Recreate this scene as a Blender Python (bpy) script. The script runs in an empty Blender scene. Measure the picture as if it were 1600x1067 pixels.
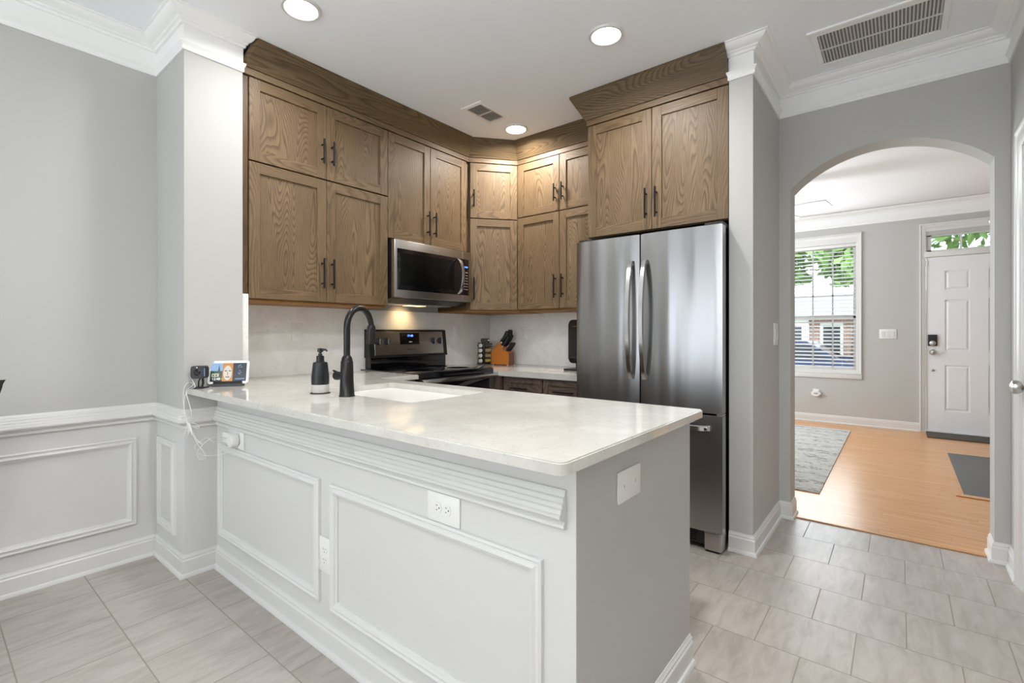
import bpy, bmesh, math, random
from math import pi, sin, cos, radians, sqrt, atan2
from mathutils import Vector, Matrix
random.seed(7)
S = bpy.context.scene
COL = S.collection

# ------------------------------------------------------------------ camera, world, exposure
cam_d = bpy.data.cameras.new('camera'); cam = bpy.data.objects.new('camera', cam_d); COL.objects.link(cam)
cam.location = (0, 0, 1.183); cam.rotation_euler = (radians(90), 0, radians(38.8))
cam_d.sensor_width = 36; cam_d.lens = 753.0 / 1600 * 36; cam_d.shift_y = -13.2 / 1600; cam_d.clip_start = .02
S.camera = cam
S.view_settings.view_transform = 'Standard'; S.view_settings.look = 'None'
S.view_settings.gamma = 1; S.view_settings.use_curve_mapping = False
S.view_settings.exposure = 0.19
S.cycles.use_denoising = True
S.cycles.max_bounces = 10; S.cycles.diffuse_bounces = 6; S.cycles.glossy_bounces = 5
S.cycles.transmission_bounces = 8; S.cycles.transparent_max_bounces = 12
S.cycles.sample_clamp_indirect = 6; S.cycles.caustics_refractive = False; S.cycles.caustics_reflective = False
W = bpy.data.worlds.new('sky'); S.world = W; W.use_nodes = True
bg = W.node_tree.nodes['Background']; bg.inputs[0].default_value = (.78, .88, 1, 1); bg.inputs[1].default_value = 3.2

def area(name, loc, rot, sx, sy, power, col=(1, 1, 1), shape='RECTANGLE', spread=pi):
    d = bpy.data.lights.new(name, 'AREA'); d.shape = shape; d.size = sx; d.size_y = sy
    d.energy = power; d.color = col; d.spread = spread
    o = bpy.data.objects.new(name, d); COL.objects.link(o); o.location = loc
    o.rotation_euler = tuple(radians(a) for a in rot); return o
# daylight entering through the dining room's glass doors and an added unseen window (rear wall, facing +Y)
area('daylight_glass_door', (-2.45, -2.74, 1.12), (-90, 0, 180), 1.06, 2.0, 4.6, (1, 1, 1))
area('added_dining_daylight', (-.75, -2.74, 1.55), (-90, 0, 180), 1.7, 1.5, 7, (.93, .965, 1))
# daylight entering the living room through its front window and an added unseen side window
area('daylight_front_window', (-.9, 7.50, 1.55), (-90, 0, 0), .9, 1.6, 19, (.90, .95, 1))
area('added_living_daylight', (-3.3, 5.6, 1.5), (90, 0, -90), 2.2, 1.7, 56, (.90, .95, 1))

def bulb(name, loc, r, power, col):
    d = bpy.data.lights.new(name, 'POINT'); d.energy = power; d.color = col; d.shadow_soft_size = r
    o = bpy.data.objects.new(name, d); COL.objects.link(o); o.location = loc; return o
# lamps added to brighten the rooms: unseen pendant and torchiere behind the camera, fan bulb
bulb('added_pendant_bulb', (-1.25, -1.6, 2.05), .13, 4, (.97, .985, 1))
area('added_uplight', (.16, -1.45, 1.86), (180, 0, 0), .3, .3, 50, (.97, .985, 1), 'DISK')
bulb('added_fan_bulb', (-1.18, 5.70, 2.29), .08, 24, (.92, .96, 1))

# ------------------------------------------------------------------ materials
def nm(name):
    m = bpy.data.materials.new(name); m.use_nodes = True
    nt = m.node_tree; return m, nt, nt.nodes['Principled BSDF']
def simple(name, col, rough=.5, metal=0, emit=None, es=0, spec=.5, trans=0, ior=1.45, alpha=1, bump=0, bscale=60, coat=0):
    m, nt, b = nm(name)
    b.inputs['Base Color'].default_value = (*col, 1); b.inputs['Roughness'].default_value = rough
    b.inputs['Metallic'].default_value = metal; b.inputs['Specular IOR Level'].default_value = spec
    b.inputs['Transmission Weight'].default_value = trans; b.inputs['IOR'].default_value = ior
    b.inputs['Coat Weight'].default_value = coat
    if emit: b.inputs['Emission Color'].default_value = (*emit, 1); b.inputs['Emission Strength'].default_value = es
    if bump:
        n = nt.nodes.new('ShaderNodeTexNoise'); n.inputs['Scale'].default_value = bscale; n.inputs['Detail'].default_value = 3
        tc = nt.nodes.new('ShaderNodeTexCoord'); nt.links.new(tc.outputs['Object'], n.inputs['Vector'])
        bp = nt.nodes.new('ShaderNodeBump'); bp.inputs['Strength'].default_value = bump; bp.inputs['Distance'].default_value = .002
        nt.links.new(n.outputs[0], bp.inputs['Height']); nt.links.new(bp.outputs[0], b.inputs['Normal'])
    return m
def sr(r, g, b):
    f = lambda c: (c / 255 / 12.92) if c / 255 < .04045 else ((c / 255 + .055) / 1.055) ** 2.4
    return (f(r), f(g), f(b))
M = {}
M['wall'] = simple('grey_wall_paint', sr(188, 187, 183), .75, bump=.15, bscale=220)
M['white'] = simple('white_trim_paint', sr(218, 217, 214), .32, bump=.05, bscale=40)
M['white_lit'] = simple('white_trim_paint_lit', sr(242, 242, 240), .35)  # trim white lightened, so the stronger light on the crown is in the colour
M['wains'] = simple('white_wainscot_paint', sr(211, 210, 207), .45, bump=.08, bscale=160)
M['ceil'] = simple('white_ceiling_paint', sr(243, 246, 249), .9)
M['ceil2'] = simple('white_living_ceiling_paint', sr(238, 238, 237), .9)
M['wdoor'] = simple('white_door_paint', sr(235, 235, 236), .35)
M['plastic'] = simple('white_plastic', sr(232, 231, 228), .3)
M['cord'] = simple('white_cord_plastic', sr(235, 233, 228), .4)
M['slot'] = simple('dark_slot', sr(40, 38, 36), .6)
M['black'] = simple('matte_black_metal', (.008, .008, .009), .45, .1, spec=.3)
M['blackpl'] = simple('black_plastic', (.012, .012, .013), .35)
M['blackgl'] = simple('black_glass', (.004, .004, .005), .06, spec=.6, coat=.3)
M['darkgap'] = simple('dark_gap', (.01, .009, .008), .8)
M['faucet'] = simple('black_faucet_finish', (.028, .026, .026), .28, .7)
M['ovenglass'] = simple('dark_oven_window', (.003, .003, .003), .2, spec=.25)
M['copper'] = simple('copper_accent', sr(180, 110, 60), .3, 1)
M['chrome'] = simple('chrome', (.8, .8, .8), .12, 1)
M['nickel'] = simple('satin_nickel', (.55, .53, .5), .28, 1)
M['sink'] = simple('white_sink_composite', sr(212, 210, 206), .22)
M['glass'] = simple('clear_glass', (1, 1, 1), .02, trans=1, ior=1.45)
M['soap'] = simple('clear_soap_glass', (.72, .69, .66), .08, trans=.35, ior=1.4)
M['brownpl'] = simple('dark_brown_base', sr(60, 45, 40), .4)
M['led'] = simple('downlight_lens', (1, 1, 1), .4, emit=(1, .98, .94), es=14)
M['blueled'] = simple('blue_led', (0, 0, 0), .4, emit=(.08, .2, 1), es=5)
M['whiteled'] = simple('white_marking', (.6, .6, .6), .5, emit=(1, 1, 1), es=.25)
M['logo'] = simple('engraved_logo_grey', (.05, .05, .055), .4, .5)
M['logolight'] = simple('logo_silver', (.75, .75, .76), .3, .8)
M['rubber'] = simple('dark_grey_mat', sr(98, 97, 95), .8, bump=.4, bscale=400)
M['doormat'] = simple('brown_door_mat', sr(82, 76, 68), .95, bump=.8, bscale=300)
M['blockwood'] = simple('orange_knife_block_wood', sr(188, 112, 40), .4)
M['blockend'] = simple('red_brown_end_grain', sr(120, 72, 52), .5)
M['jarlid'] = simple('silver_jar_lid', (.7, .7, .7), .25, 1)
M['silver'] = simple('silver_plastic', (.5, .5, .5), .3, .8)
M['grille'] = simple('vent_grille_paint', sr(214, 213, 210), .5)
M['filter'] = simple('grey_vent_cavity', sr(136, 134, 130), .9)
M['cavity'] = simple('dark_vent_cavity', sr(95, 94, 92), .9)
M['fanw'] = simple('white_fan_blade', sr(196, 196, 196), .3)
M['amber'] = simple('microwave_lamp_lens', (.9, .6, .3), .4, emit=(1, .66, .3), es=2.6)
M['leaf'] = simple('green_leaves', (.22, .36, .10), .7)
M['bark'] = simple('tree_bark', (.12, .08, .05), .9)
M['grass'] = simple('lawn', (.18, .25, .08), .95)
M['asphalt'] = simple('pale_asphalt', (.35, .35, .36), .9)
M['carblue'] = simple('blue_car_paint', (.02, .04, .11), .2, coat=1)
M['carglass'] = simple('car_glass', (.03, .04, .05), .08)
M['tire'] = simple('tire_rubber', (.02, .02, .02), .8)
M['siding'] = simple('pale_siding', (.7, .72, .7), .7)
M['roofing'] = simple('grey_shingles', (.3, .32, .36), .9)
M['darkwood'] = simple('dark_chair_frame', (.015, .013, .012), .35)

def mth(nt, op, a, b=None, c=None):
    n = nt.nodes.new('ShaderNodeMath'); n.operation = op
    for i, v in enumerate((a, b, c)):
        if v is None: continue
        if isinstance(v, (int, float)): n.inputs[i].default_value = v
        else: nt.links.new(v, n.inputs[i])
    return n.outputs[0]
def ramp(nt, fac, stops):
    r = nt.nodes.new('ShaderNodeValToRGB'); e = r.color_ramp.elements
    while len(e) < len(stops): e.new(.5)
    for x, (p, c) in zip(e, stops): x.position = p; x.color = (*c, 1) if len(c) == 3 else c
    nt.links.new(fac, r.inputs[0]); return r.outputs[0]
def mixc(nt, fac, a, b, bt='MIX'):
    n = nt.nodes.new('ShaderNodeMix'); n.data_type = 'RGBA'; n.blend_type = bt
    for s, v in ((n.inputs[0], fac), (n.inputs[6], a), (n.inputs[7], b)):
        if isinstance(v, (int, float)): s.default_value = v
        elif isinstance(v, tuple): s.default_value = (*v, 1)
        else: nt.links.new(v, s)
    return n.outputs[2]
def noise(nt, vec, scale, detail=3, rough=.5, dist=0):
    n = nt.nodes.new('ShaderNodeTexNoise'); n.inputs['Scale'].default_value = scale
    n.inputs['Detail'].default_value = detail; n.inputs['Roughness'].default_value = rough; n.inputs['Distortion'].default_value = dist
    nt.links.new(vec, n.inputs['Vector']); return n.outputs[0]
def comb(nt, x, y, z=0.0):
    n = nt.nodes.new('ShaderNodeCombineXYZ')
    for i, v in enumerate((x, y, z)):
        if isinstance(v, (int, float)): n.inputs[i].default_value = v
        else: nt.links.new(v, n.inputs[i])
    return n.outputs[0]
def oak(name, axis, c_lo, c_mid, c_hi, rough=.45, seed=0.0, amp=.16, freq=62, strength=.62):
    m, nt, b = nm(name)
    tc = nt.nodes.new('ShaderNodeTexCoord'); sp = nt.nodes.new('ShaderNodeSeparateXYZ')
    nt.links.new(tc.outputs['Object'], sp.inputs[0]); x, y, z = sp.outputs
    if axis == 'z': u, v = mth(nt, 'ADD', x, mth(nt, 'MULTIPLY', y, .9)), z
    elif axis == 'x': u, v = mth(nt, 'ADD', z, mth(nt, 'MULTIPLY', y, .12)), x
    else: u, v = mth(nt, 'ADD', z, mth(nt, 'MULTIPLY', x, .12)), y
    oi = nt.nodes.new('ShaderNodeObjectInfo')
    rnd = mth(nt, 'MULTIPLY', oi.outputs['Random'], 37.0)
    u = mth(nt, 'ADD', u, seed)
    vec = comb(nt, mth(nt, 'MULTIPLY', u, 5.0), mth(nt, 'MULTIPLY', v, .62), rnd)
    g = noise(nt, vec, 1.3, 1.2, .4, .1)                       # smooth height field whose contours are the cathedrals
    fine = noise(nt, comb(nt, mth(nt, 'MULTIPLY', u, 22), mth(nt, 'MULTIPLY', v, 1.6), rnd), 1.0, 3)
    f = mth(nt, 'ADD', mth(nt, 'MULTIPLY', u, 1.0), mth(nt, 'MULTIPLY', g, amp * 3.4))
    f = mth(nt, 'ADD', f, mth(nt, 'MULTIPLY', fine, .02))
    saw = mth(nt, 'FRACT', mth(nt, 'MULTIPLY', f, freq))
    line = ramp(nt, saw, [(0, (1, 1, 1)), (.10, (.75, .75, .75)), (.45, (.1, .1, .1)), (.85, (0, 0, 0)), (1, (.9, .9, .9))])
    pores = noise(nt, comb(nt, mth(nt, 'MULTIPLY', u, 420), mth(nt, 'MULTIPLY', v, 9), rnd), 1.0, 2, .6)
    pores = ramp(nt, pores, [(.42, (0, 0, 0)), (.66, (1, 1, 1))])
    tone = noise(nt, comb(nt, mth(nt, 'MULTIPLY', u, 5), mth(nt, 'MULTIPLY', v, 1.2), rnd), 1.0, 2)
    c = mixc(nt, ramp(nt, tone, [(.3, (0, 0, 0)), (.7, (1, 1, 1))]), c_mid, c_hi)
    c = mixc(nt, mth(nt, 'MULTIPLY', line, strength), c, c_lo)
    c = mixc(nt, mth(nt, 'MULTIPLY', pores, .45), c, c_lo)
    nt.links.new(c, b.inputs['Base Color']); b.inputs['Specular IOR Level'].default_value = .38
    b.inputs['Roughness'].default_value = rough
    bp = nt.nodes.new('ShaderNodeBump'); bp.inputs['Strength'].default_value = .25; bp.inputs['Distance'].default_value = .001
    nt.links.new(mth(nt, 'SUBTRACT', 1, mth(nt, 'ADD', line, pores)), bp.inputs['Height'])
    nt.links.new(bp.outputs[0], b.inputs['Normal'])
    return m
OL, OM, OH = sr(68, 52, 34), sr(118, 95, 69), sr(132, 109, 81)
M['oak_z'] = oak('stained_oak_upright_grain', 'z', OL, OM, OH)
M['oak_z2'] = oak('stained_oak_panel_grain', 'z', OL, OM, sr(134, 111, 83), seed=3.3, amp=.24, strength=.75)
M['oak_x'] = oak('stained_oak_level_grain', 'x', OL, OM, OH, seed=1.7)
CL, CM, CH = sr(62, 48, 32), sr(104, 85, 60), sr(118, 98, 70)
M['crown_y'] = oak('oak_crown_grain_along_range_wall', 'y', CL, CM, CH, seed=5.1, amp=.22, freq=52, strength=.75)
M['crown_x'] = oak('oak_crown_grain_along_back_wall', 'x', CL, CM, CH, seed=8.4, amp=.26, freq=52, strength=.85)
M['oak_dark'] = oak('dark_oak_side_grain', 'z', sr(50, 36, 22), sr(98, 76, 50), sr(110, 86, 58), seed=9)
M['oak_raw'] = simple('amber_plywood_underside', sr(150, 100, 45), .5)
BL, BM_, BH = sr(58, 46, 40), sr(104, 88, 78), sr(118, 100, 88)
M['base_x'] = oak('brown_base_cabinet_oak_level', 'x', BL, BM_, BH, seed=11)
M['base_z'] = oak('brown_base_cabinet_oak_upright', 'z', BL, BM_, BH, seed=12)

def quartz(name, c1, c2, rough, fleck=.5):
    m, nt, b = nm(name); tc = nt.nodes.new('ShaderNodeTexCoord'); v = tc.outputs['Object']
    n1 = noise(nt, v, 5, 6, .6, .6); n2 = noise(nt, v, 46, 4, .65, 1.2); n3 = noise(nt, v, 150, 2, .6)
    a = ramp(nt, n1, [(.35, (0, 0, 0)), (.65, (1, 1, 1))])
    f = ramp(nt, n2, [(.56, (0, 0, 0)), (.70, (1, 1, 1))])
    c = mixc(nt, mth(nt, 'MULTIPLY', a, .45), c1, c2)
    c = mixc(nt, mth(nt, 'MULTIPLY', f, fleck), c, c2)
    g = ramp(nt, n3, [(.58, (0, 0, 0)), (.75, (1, 1, 1))])
    c = mixc(nt, mth(nt, 'MULTIPLY', g, fleck * .5), c, tuple(x * .8 for x in c2))
    nt.links.new(c, b.inputs['Base Color']); b.inputs['Roughness'].default_value = rough
    return m
M['counter'] = quartz('cream_quartz', sr(209, 207, 200), sr(182, 178, 168), .08, .55)
M['splash'] = quartz('speckled_quartz_backsplash', sr(244, 243, 240), sr(214, 210, 205), .3, .6)

def steel(name, base=(.5, .49, .48), rough=.26, wave=.0, aniso=.6):
    m, nt, b = nm(name); tc = nt.nodes.new('ShaderNodeTexCoord')
    b.inputs['Metallic'].default_value = 1; b.inputs['Base Color'].default_value = (*base, 1)
    mp = nt.nodes.new('ShaderNodeMapping'); mp.inputs['Scale'].default_value = (1.5, 1.5, 1600)
    nt.links.new(tc.outputs['Object'], mp.inputs[0]); n = noise(nt, mp.outputs[0], 1, 2)
    r = ramp(nt, n, [(.3, (rough - .008,) * 3), (.7, (rough + .008,) * 3)]); nt.links.new(r, b.inputs['Roughness'])
    b.inputs['Anisotropic'].default_value = aniso; b.inputs['Anisotropic Rotation'].default_value = .25
    tg = nt.nodes.new('ShaderNodeTangent'); tg.direction_type = 'RADIAL'; tg.axis = 'Z'
    nt.links.new(tg.outputs[0], b.inputs['Tangent'])
    bp = nt.nodes.new('ShaderNodeBump'); bp.inputs['Strength'].default_value = .0; bp.inputs['Distance'].default_value = .001
    nt.links.new(n, bp.inputs['Height'])
    if wave:
        mp2 = nt.nodes.new('ShaderNodeMapping'); mp2.inputs['Scale'].default_value = (5.5, 1, .55)
        nt.links.new(tc.outputs['Object'], mp2.inputs[0]); n2 = noise(nt, mp2.outputs[0], 1, 1.5)
        b2 = nt.nodes.new('ShaderNodeBump'); b2.inputs['Strength'].default_value = 1; b2.inputs['Distance'].default_value = wave
        nt.links.new(n2, b2.inputs['Height']); nt.links.new(b2.outputs[0], bp.inputs['Normal'])
    nt.links.new(bp.outputs[0], b.inputs['Normal'])
    return m
M['steel'] = steel('brushed_stainless_fridge', (.36, .355, .35), wave=.022)
M['steelr'] = steel('brushed_stainless', (.48, .46, .44), .3)
M['steelh'] = steel('polished_stainless_handle', (.66, .65, .64), .2, aniso=.2)

def tile_mat():
    m, nt, b = nm('grey_beige_floor_tile'); tc = nt.nodes.new('ShaderNodeTexCoord')
    mp = nt.nodes.new('ShaderNodeMapping'); mp.inputs['Location'].default_value = (2.4166, -.2215, 0)
    nt.links.new(tc.outputs['Object'], mp.inputs[0])
    br = nt.nodes.new('ShaderNodeTexBrick'); br.offset = .5; br.squash = 1
    br.inputs['Scale'].default_value = 1; br.inputs['Brick Width'].default_value = .3047; br.inputs['Row Height'].default_value = .3015
    br.inputs['Mortar Size'].default_value = .0022; br.inputs['Mortar Smooth'].default_value = .1
    br.inputs['Color1'].default_value = (0, 0, 0, 1); br.inputs['Color2'].default_value = (1, 1, 1, 1); br.inputs['Mortar'].default_value = (.5, .5, .5, 1)
    nt.links.new(mp.outputs[0], br.inputs['Vector'])
    m2 = nt.nodes.new('ShaderNodeMapping'); m2.inputs['Rotation'].default_value = (0, 0, radians(14)); m2.inputs['Scale'].default_value = (24, 5.5, 1)
    nt.links.new(tc.outputs['Object'], m2.inputs[0])
    va = nt.nodes.new('ShaderNodeVectorMath'); va.operation = 'MULTIPLY_ADD'
    nt.links.new(br.outputs['Color'], va.inputs[0]); va.inputs[1].default_value = (9, 9, 9); nt.links.new(m2.outputs[0], va.inputs[2])
    n = noise(nt, va.outputs[0], 1.0, 6, .62, .5); n2 = noise(nt, tc.outputs['Object'], 2.2, 3)
    c = ramp(nt, n, [(.30, sr(156, 148, 139)), (.5, sr(174, 166, 159)), (.70, sr(186, 179, 173))])
    c = mixc(nt, mth(nt, 'MULTIPLY', n2, .25), c, sr(165, 156, 145))
    c = mixc(nt, br.outputs['Fac'], c, sr(146, 137, 124))
    nt.links.new(c, b.inputs['Base Color'])
    rr = mth(nt, 'ADD', .34, mth(nt, 'MULTIPLY', br.outputs['Fac'], .3)); nt.links.new(rr, b.inputs['Roughness'])
    bp = nt.nodes.new('ShaderNodeBump'); bp.inputs['Strength'].default_value = .5; bp.inputs['Distance'].default_value = .003
    h = mth(nt, 'SUBTRACT', mth(nt, 'MULTIPLY', noise(nt, tc.outputs['Object'], 28, 4, .6, .8), .16), mth(nt, 'MULTIPLY', br.outputs['Fac'], .6))
    nt.links.new(h, bp.inputs['Height']); nt.links.new(bp.outputs[0], b.inputs['Normal'])
    return m
M['tile'] = tile_mat()
def plank_mat():
    m, nt, b = nm('honey_hardwood_strips'); tc = nt.nodes.new('ShaderNodeTexCoord')
    br = nt.nodes.new('ShaderNodeTexBrick'); br.offset = .0; br.offset_frequency = 1
    br.inputs['Scale'].default_value = 1; br.inputs['Brick Width'].default_value = .95; br.inputs['Row Height'].default_value = .057
    br.inputs['Mortar Size'].default_value = .0008; br.inputs['Color1'].default_value = (0, 0, 0, 1); br.inputs['Color2'].default_value = (1, 1, 1, 1)
    sp = nt.nodes.new('ShaderNodeSeparateXYZ'); nt.links.new(tc.outputs['Object'], sp.inputs[0])
    wn = nt.nodes.new('ShaderNodeTexWhiteNoise'); wn.noise_dimensions = '1D'; nt.links.new(mth(nt, 'FLOOR', mth(nt, 'DIVIDE', sp.outputs[1], .057)), wn.inputs['W'])
    nt.links.new(comb(nt, mth(nt, 'ADD', sp.outputs[0], mth(nt, 'MULTIPLY', wn.outputs[0], .95)), sp.outputs[1]), br.inputs['Vector'])
    m2 = nt.nodes.new('ShaderNodeMapping'); m2.inputs['Scale'].default_value = (2.2, 60, 1); nt.links.new(tc.outputs['Object'], m2.inputs[0])
    va = nt.nodes.new('ShaderNodeVectorMath'); va.operation = 'MULTIPLY_ADD'
    nt.links.new(br.outputs['Color'], va.inputs[0]); va.inputs[1].default_value = (30, 30, 30); nt.links.new(m2.outputs[0], va.inputs[2])
    n = noise(nt, va.outputs[0], 1, 5)
    c = ramp(nt, n, [(.25, sr(182, 128, 76)), (.5, sr(205, 152, 100)), (.75, sr(218, 168, 118))])
    c = mixc(nt, mth(nt, 'MULTIPLY', br.outputs['Fac'], .6), c, sr(130, 80, 40))
    nt.links.new(c, b.inputs['Base Color']); b.inputs['Roughness'].default_value = .27
    bp = nt.nodes.new('ShaderNodeBump'); bp.inputs['Strength'].default_value = .15; bp.inputs['Distance'].default_value = .001
    nt.links.new(mth(nt, 'SUBTRACT', n, br.outputs['Fac']), bp.inputs['Height']); nt.links.new(bp.outputs[0], b.inputs['Normal'])
    return m
M['planks'] = plank_mat()
def rug_mat():
    m, nt, b = nm('distressed_grey_rug'); tc = nt.nodes.new('ShaderNodeTexCoord')
    m2 = nt.nodes.new('ShaderNodeMapping'); m2.inputs['Scale'].default_value = (11, 26, 1); nt.links.new(tc.outputs['Object'], m2.inputs[0])
    n = noise(nt, m2.outputs[0], 1.2, 8, .7, 1.5); n2 = noise(nt, tc.outputs['Object'], 160, 2)
    wv = nt.nodes.new('ShaderNodeTexWave'); wv.wave_type = 'RINGS'; wv.inputs['Scale'].default_value = 1.5; wv.inputs['Distortion'].default_value = 9; wv.inputs['Detail'].default_value = 3
    nt.links.new(tc.outputs['Object'], wv.inputs['Vector'])
    f = mth(nt, 'MULTIPLY', ramp(nt, n, [(.48, (0, 0, 0)), (.58, (1, 1, 1))]), mth(nt, 'ADD', .45, mth(nt, 'MULTIPLY', ramp(nt, wv.outputs[1], [(.6, (0, 0, 0)), (.8, (1, 1, 1))]), .65)))
    c = mixc(nt, mth(nt, 'MULTIPLY', f, 1.0), sr(204, 203, 198), sr(104, 100, 94))
    c = mixc(nt, mth(nt, 'MULTIPLY', n2, .35), c, sr(170, 170, 166))
    nt.links.new(c, b.inputs['Base Color']); b.inputs['Roughness'].default_value = .95
    return m
M['rug'] = rug_mat()
def brick_mat():
    m, nt, b = nm('red_brown_brick'); tc = nt.nodes.new('ShaderNodeTexCoord'); sp = nt.nodes.new('ShaderNodeSeparateXYZ')
    nt.links.new(tc.outputs['Object'], sp.inputs[0])
    br = nt.nodes.new('ShaderNodeTexBrick'); nt.links.new(comb(nt, sp.outputs[0], sp.outputs[2]), br.inputs['Vector'])
    br.inputs['Scale'].default_value = 1; br.inputs['Brick Width'].default_value = .22; br.inputs['Row Height'].default_value = .075; br.inputs['Mortar Size'].default_value = .008
    br.inputs['Color1'].default_value = (.25, .1, .06, 1); br.inputs['Color2'].default_value = (.32, .15, .1, 1); br.inputs['Mortar'].default_value = (.5, .46, .42, 1)
    nt.links.new(br.outputs[0], b.inputs['Base Color']); b.inputs['Roughness'].default_value = .9; return m
M['brick'] = brick_mat()

# ------------------------------------------------------------------ mesh builder
class G:
    def __init__(s): s.b = bmesh.new(); s.mi = 0
    def _f(s, vs):
        try: f = s.b.faces.new(vs); f.material_index = s.mi; return f
        except ValueError: return None
    def box(s, x0, x1, y0, y1, z0, z1, bev=0, seg=2, mi=None):
        if mi is not None: s.mi = mi
        x0, x1 = sorted((x0, x1)); y0, y1 = sorted((y0, y1)); z0, z1 = sorted((z0, z1))
        v = [s.b.verts.new(p) for p in ((x0, y0, z0), (x1, y0, z0), (x1, y1, z0), (x0, y1, z0), (x0, y0, z1), (x1, y0, z1), (x1, y1, z1), (x0, y1, z1))]
        fs = [s._f([v[i] for i in q]) for q in ((3, 2, 1, 0), (4, 5, 6, 7), (0, 1, 5, 4), (1, 2, 6, 5), (2, 3, 7, 6), (3, 0, 4, 7))]
        if bev:
            es = {e for f in fs for e in f.edges}
            r = bmesh.ops.bevel(s.b, geom=list(es), offset=bev, segments=seg, affect='EDGES', profile=.5)
            for f in r['faces']: f.material_index = s.mi
        return s
    def prism(s, poly, ax, a, b, mi=None, bev=0):
        """poly: 2-D points; ax 'x': (y,z) swept along x; 'y': (x,z); 'z': (x,y)"""
        if mi is not None: s.mi = mi
        P = {'x': lambda p, t: (t, p[0], p[1]), 'y': lambda p, t: (p[0], t, p[1]), 'z': lambda p, t: (p[0], p[1], t)}[ax]
        A = [s.b.verts.new(P(p, a)) for p in poly]; B = [s.b.verts.new(P(p, b)) for p in poly]
        n = len(poly); fs = [s._f(A), s._f(B[::-1])]
        for i in range(n): fs.append(s._f([A[i], B[i], B[(i + 1) % n], A[(i + 1) % n]]))
        if bev:
            es = {e for f in fs[:2] if f for e in f.edges}
            r = bmesh.ops.bevel(s.b, geom=list(es), offset=bev, segments=2, affect='EDGES')
            for f in r['faces']: f.material_index = s.mi
        return s
    def rings(s, rs, cap=True, closed=False, mi=None):
        if mi is not None: s.mi = mi
        V = [[s.b.verts.new(p) for p in r] for r in rs]; n = len(V[0])
        seq = list(range(len(V) - 1)) + ([len(V) - 1] if closed else [])
        for k in seq:
            A, B = V[k], V[(k + 1) % len(V)]
            for i in range(n): s._f([A[i], A[(i + 1) % n], B[(i + 1) % n], B[i]])
        if cap and not closed: s._f(V[0][::-1]); s._f(V[-1])
        return s
    def tube(s, path, r, n=12, mi=None, closed=False):
        P = [Vector(p) for p in path]; rs = []
        R = r if isinstance(r, (list, tuple)) else [r] * len(P)
        t0 = (P[1] - P[0]).normalized(); up = Vector((0, 0, 1)) if abs(t0.z) < .9 else Vector((1, 0, 0))
        a = t0.cross(up).normalized()
        for i, p in enumerate(P):
            if closed: t = (P[(i + 1) % len(P)] - P[i - 1]).normalized()
            else: t = ((P[min(i + 1, len(P) - 1)] - P[max(i - 1, 0)])).normalized()
            a = (a - t * a.dot(t)).normalized(); c = t.cross(a)
            rs.append([tuple(p + (a * cos(q) + c * sin(q)) * R[i]) for q in [2 * pi * k / n for k in range(n)]])
        return s.rings(rs, mi=mi, closed=closed)
    def lathe(s, prof, c=(0, 0, 0), n=28, ax='z', mi=None):
        rs = []
        for r, h in prof:
            ring = []
            for k in range(n):
                q = 2 * pi * k / n; x, y = max(r, 1e-4) * cos(q), max(r, 1e-4) * sin(q)
                ring.append({'z': (c[0] + x, c[1] + y, c[2] + h), 'x': (c[0] + h, c[1] + x, c[2] + y), 'y': (c[0] + x, c[1] + h, c[2] + y)}[ax])
            rs.append(ring)
        return s.rings(rs, mi=mi)
    def sweep(s, path, prof, e0=0, e1=0, mi=None):
        """path: 2-D plan points, prof: closed (p,z) polygon, p measured to the right of travel"""
        P = [Vector(p) for p in path]; rs = []
        D = [(P[i + 1] - P[i]).normalized() for i in range(len(P) - 1)]; N = [Vector((d.y, -d.x)) for d in D]
        for i, p in enumerate(P):
            if i == 0: n = N[0]; ex = -D[0] * e0
            elif i == len(P) - 1: n = N[-1]; ex = D[-1] * e1
            else: n = (N[i - 1] + N[i]) / (1 + N[i - 1].dot(N[i])); ex = Vector((0, 0))
            rs.append([(p.x + n.x * a + ex.x * a, p.y + n.y * a + ex.y * a, z) for a, z in prof])
        return s.rings(rs, mi=mi)
    def frame(s, O, U, N, u0, u1, z0, z1, prof, opened=False, mi=None):
        """mitred picture-frame moulding; prof: closed (inward, height) polygon"""
        O, U, N = Vector(O), Vector(U), Vector(N); Z = Vector((0, 0, 1)); rs = []
        cs = [(u0, z0, 1, 0 if opened else 1), (u0, z1, 1, -1), (u1, z1, -1, -1), (u1, z0, -1, 0 if opened else 1)]
        for u, z, du, dz in cs:
            rs.append([tuple(O + U * (u + du * a) + Z * (z + dz * a) + N * h) for a, h in prof])
        return s.rings(rs, mi=mi, closed=not opened)
    def xf(s, m):
        bmesh.ops.transform(s.b, matrix=m, verts=s.b.verts[:]); return s

INV = {}
def finish(g, name, mats, smooth=None):
    bm = g.b; bmesh.ops.recalc_face_normals(bm, faces=bm.faces[:])
    me = bpy.data.meshes.new(name); bm.to_mesh(me); bm.free()
    for m in (mats if isinstance(mats, (list, tuple)) else [mats]): me.materials.append(M[m])
    if smooth:
        for p in me.polygons: p.use_smooth = True
        me.set_sharp_from_angle(angle=radians(smooth))
    return me
def tag(o, label, cat, group=None, kind=None):
    if label: o['label'] = label
    if cat: o['category'] = cat
    if group: o['group'] = group
    if kind: o['kind'] = kind
def root(name, label, cat, loc, rz=0, group=None):
    o = bpy.data.objects.new(name, None); COL.objects.link(o); o.empty_display_size = .05
    o.location = loc; o.rotation_euler = (0, 0, radians(rz)); tag(o, label, cat, group)
    INV[o.name] = (Matrix.Translation(loc) @ Matrix.Rotation(radians(rz), 4, 'Z')).inverted(); return o
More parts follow.
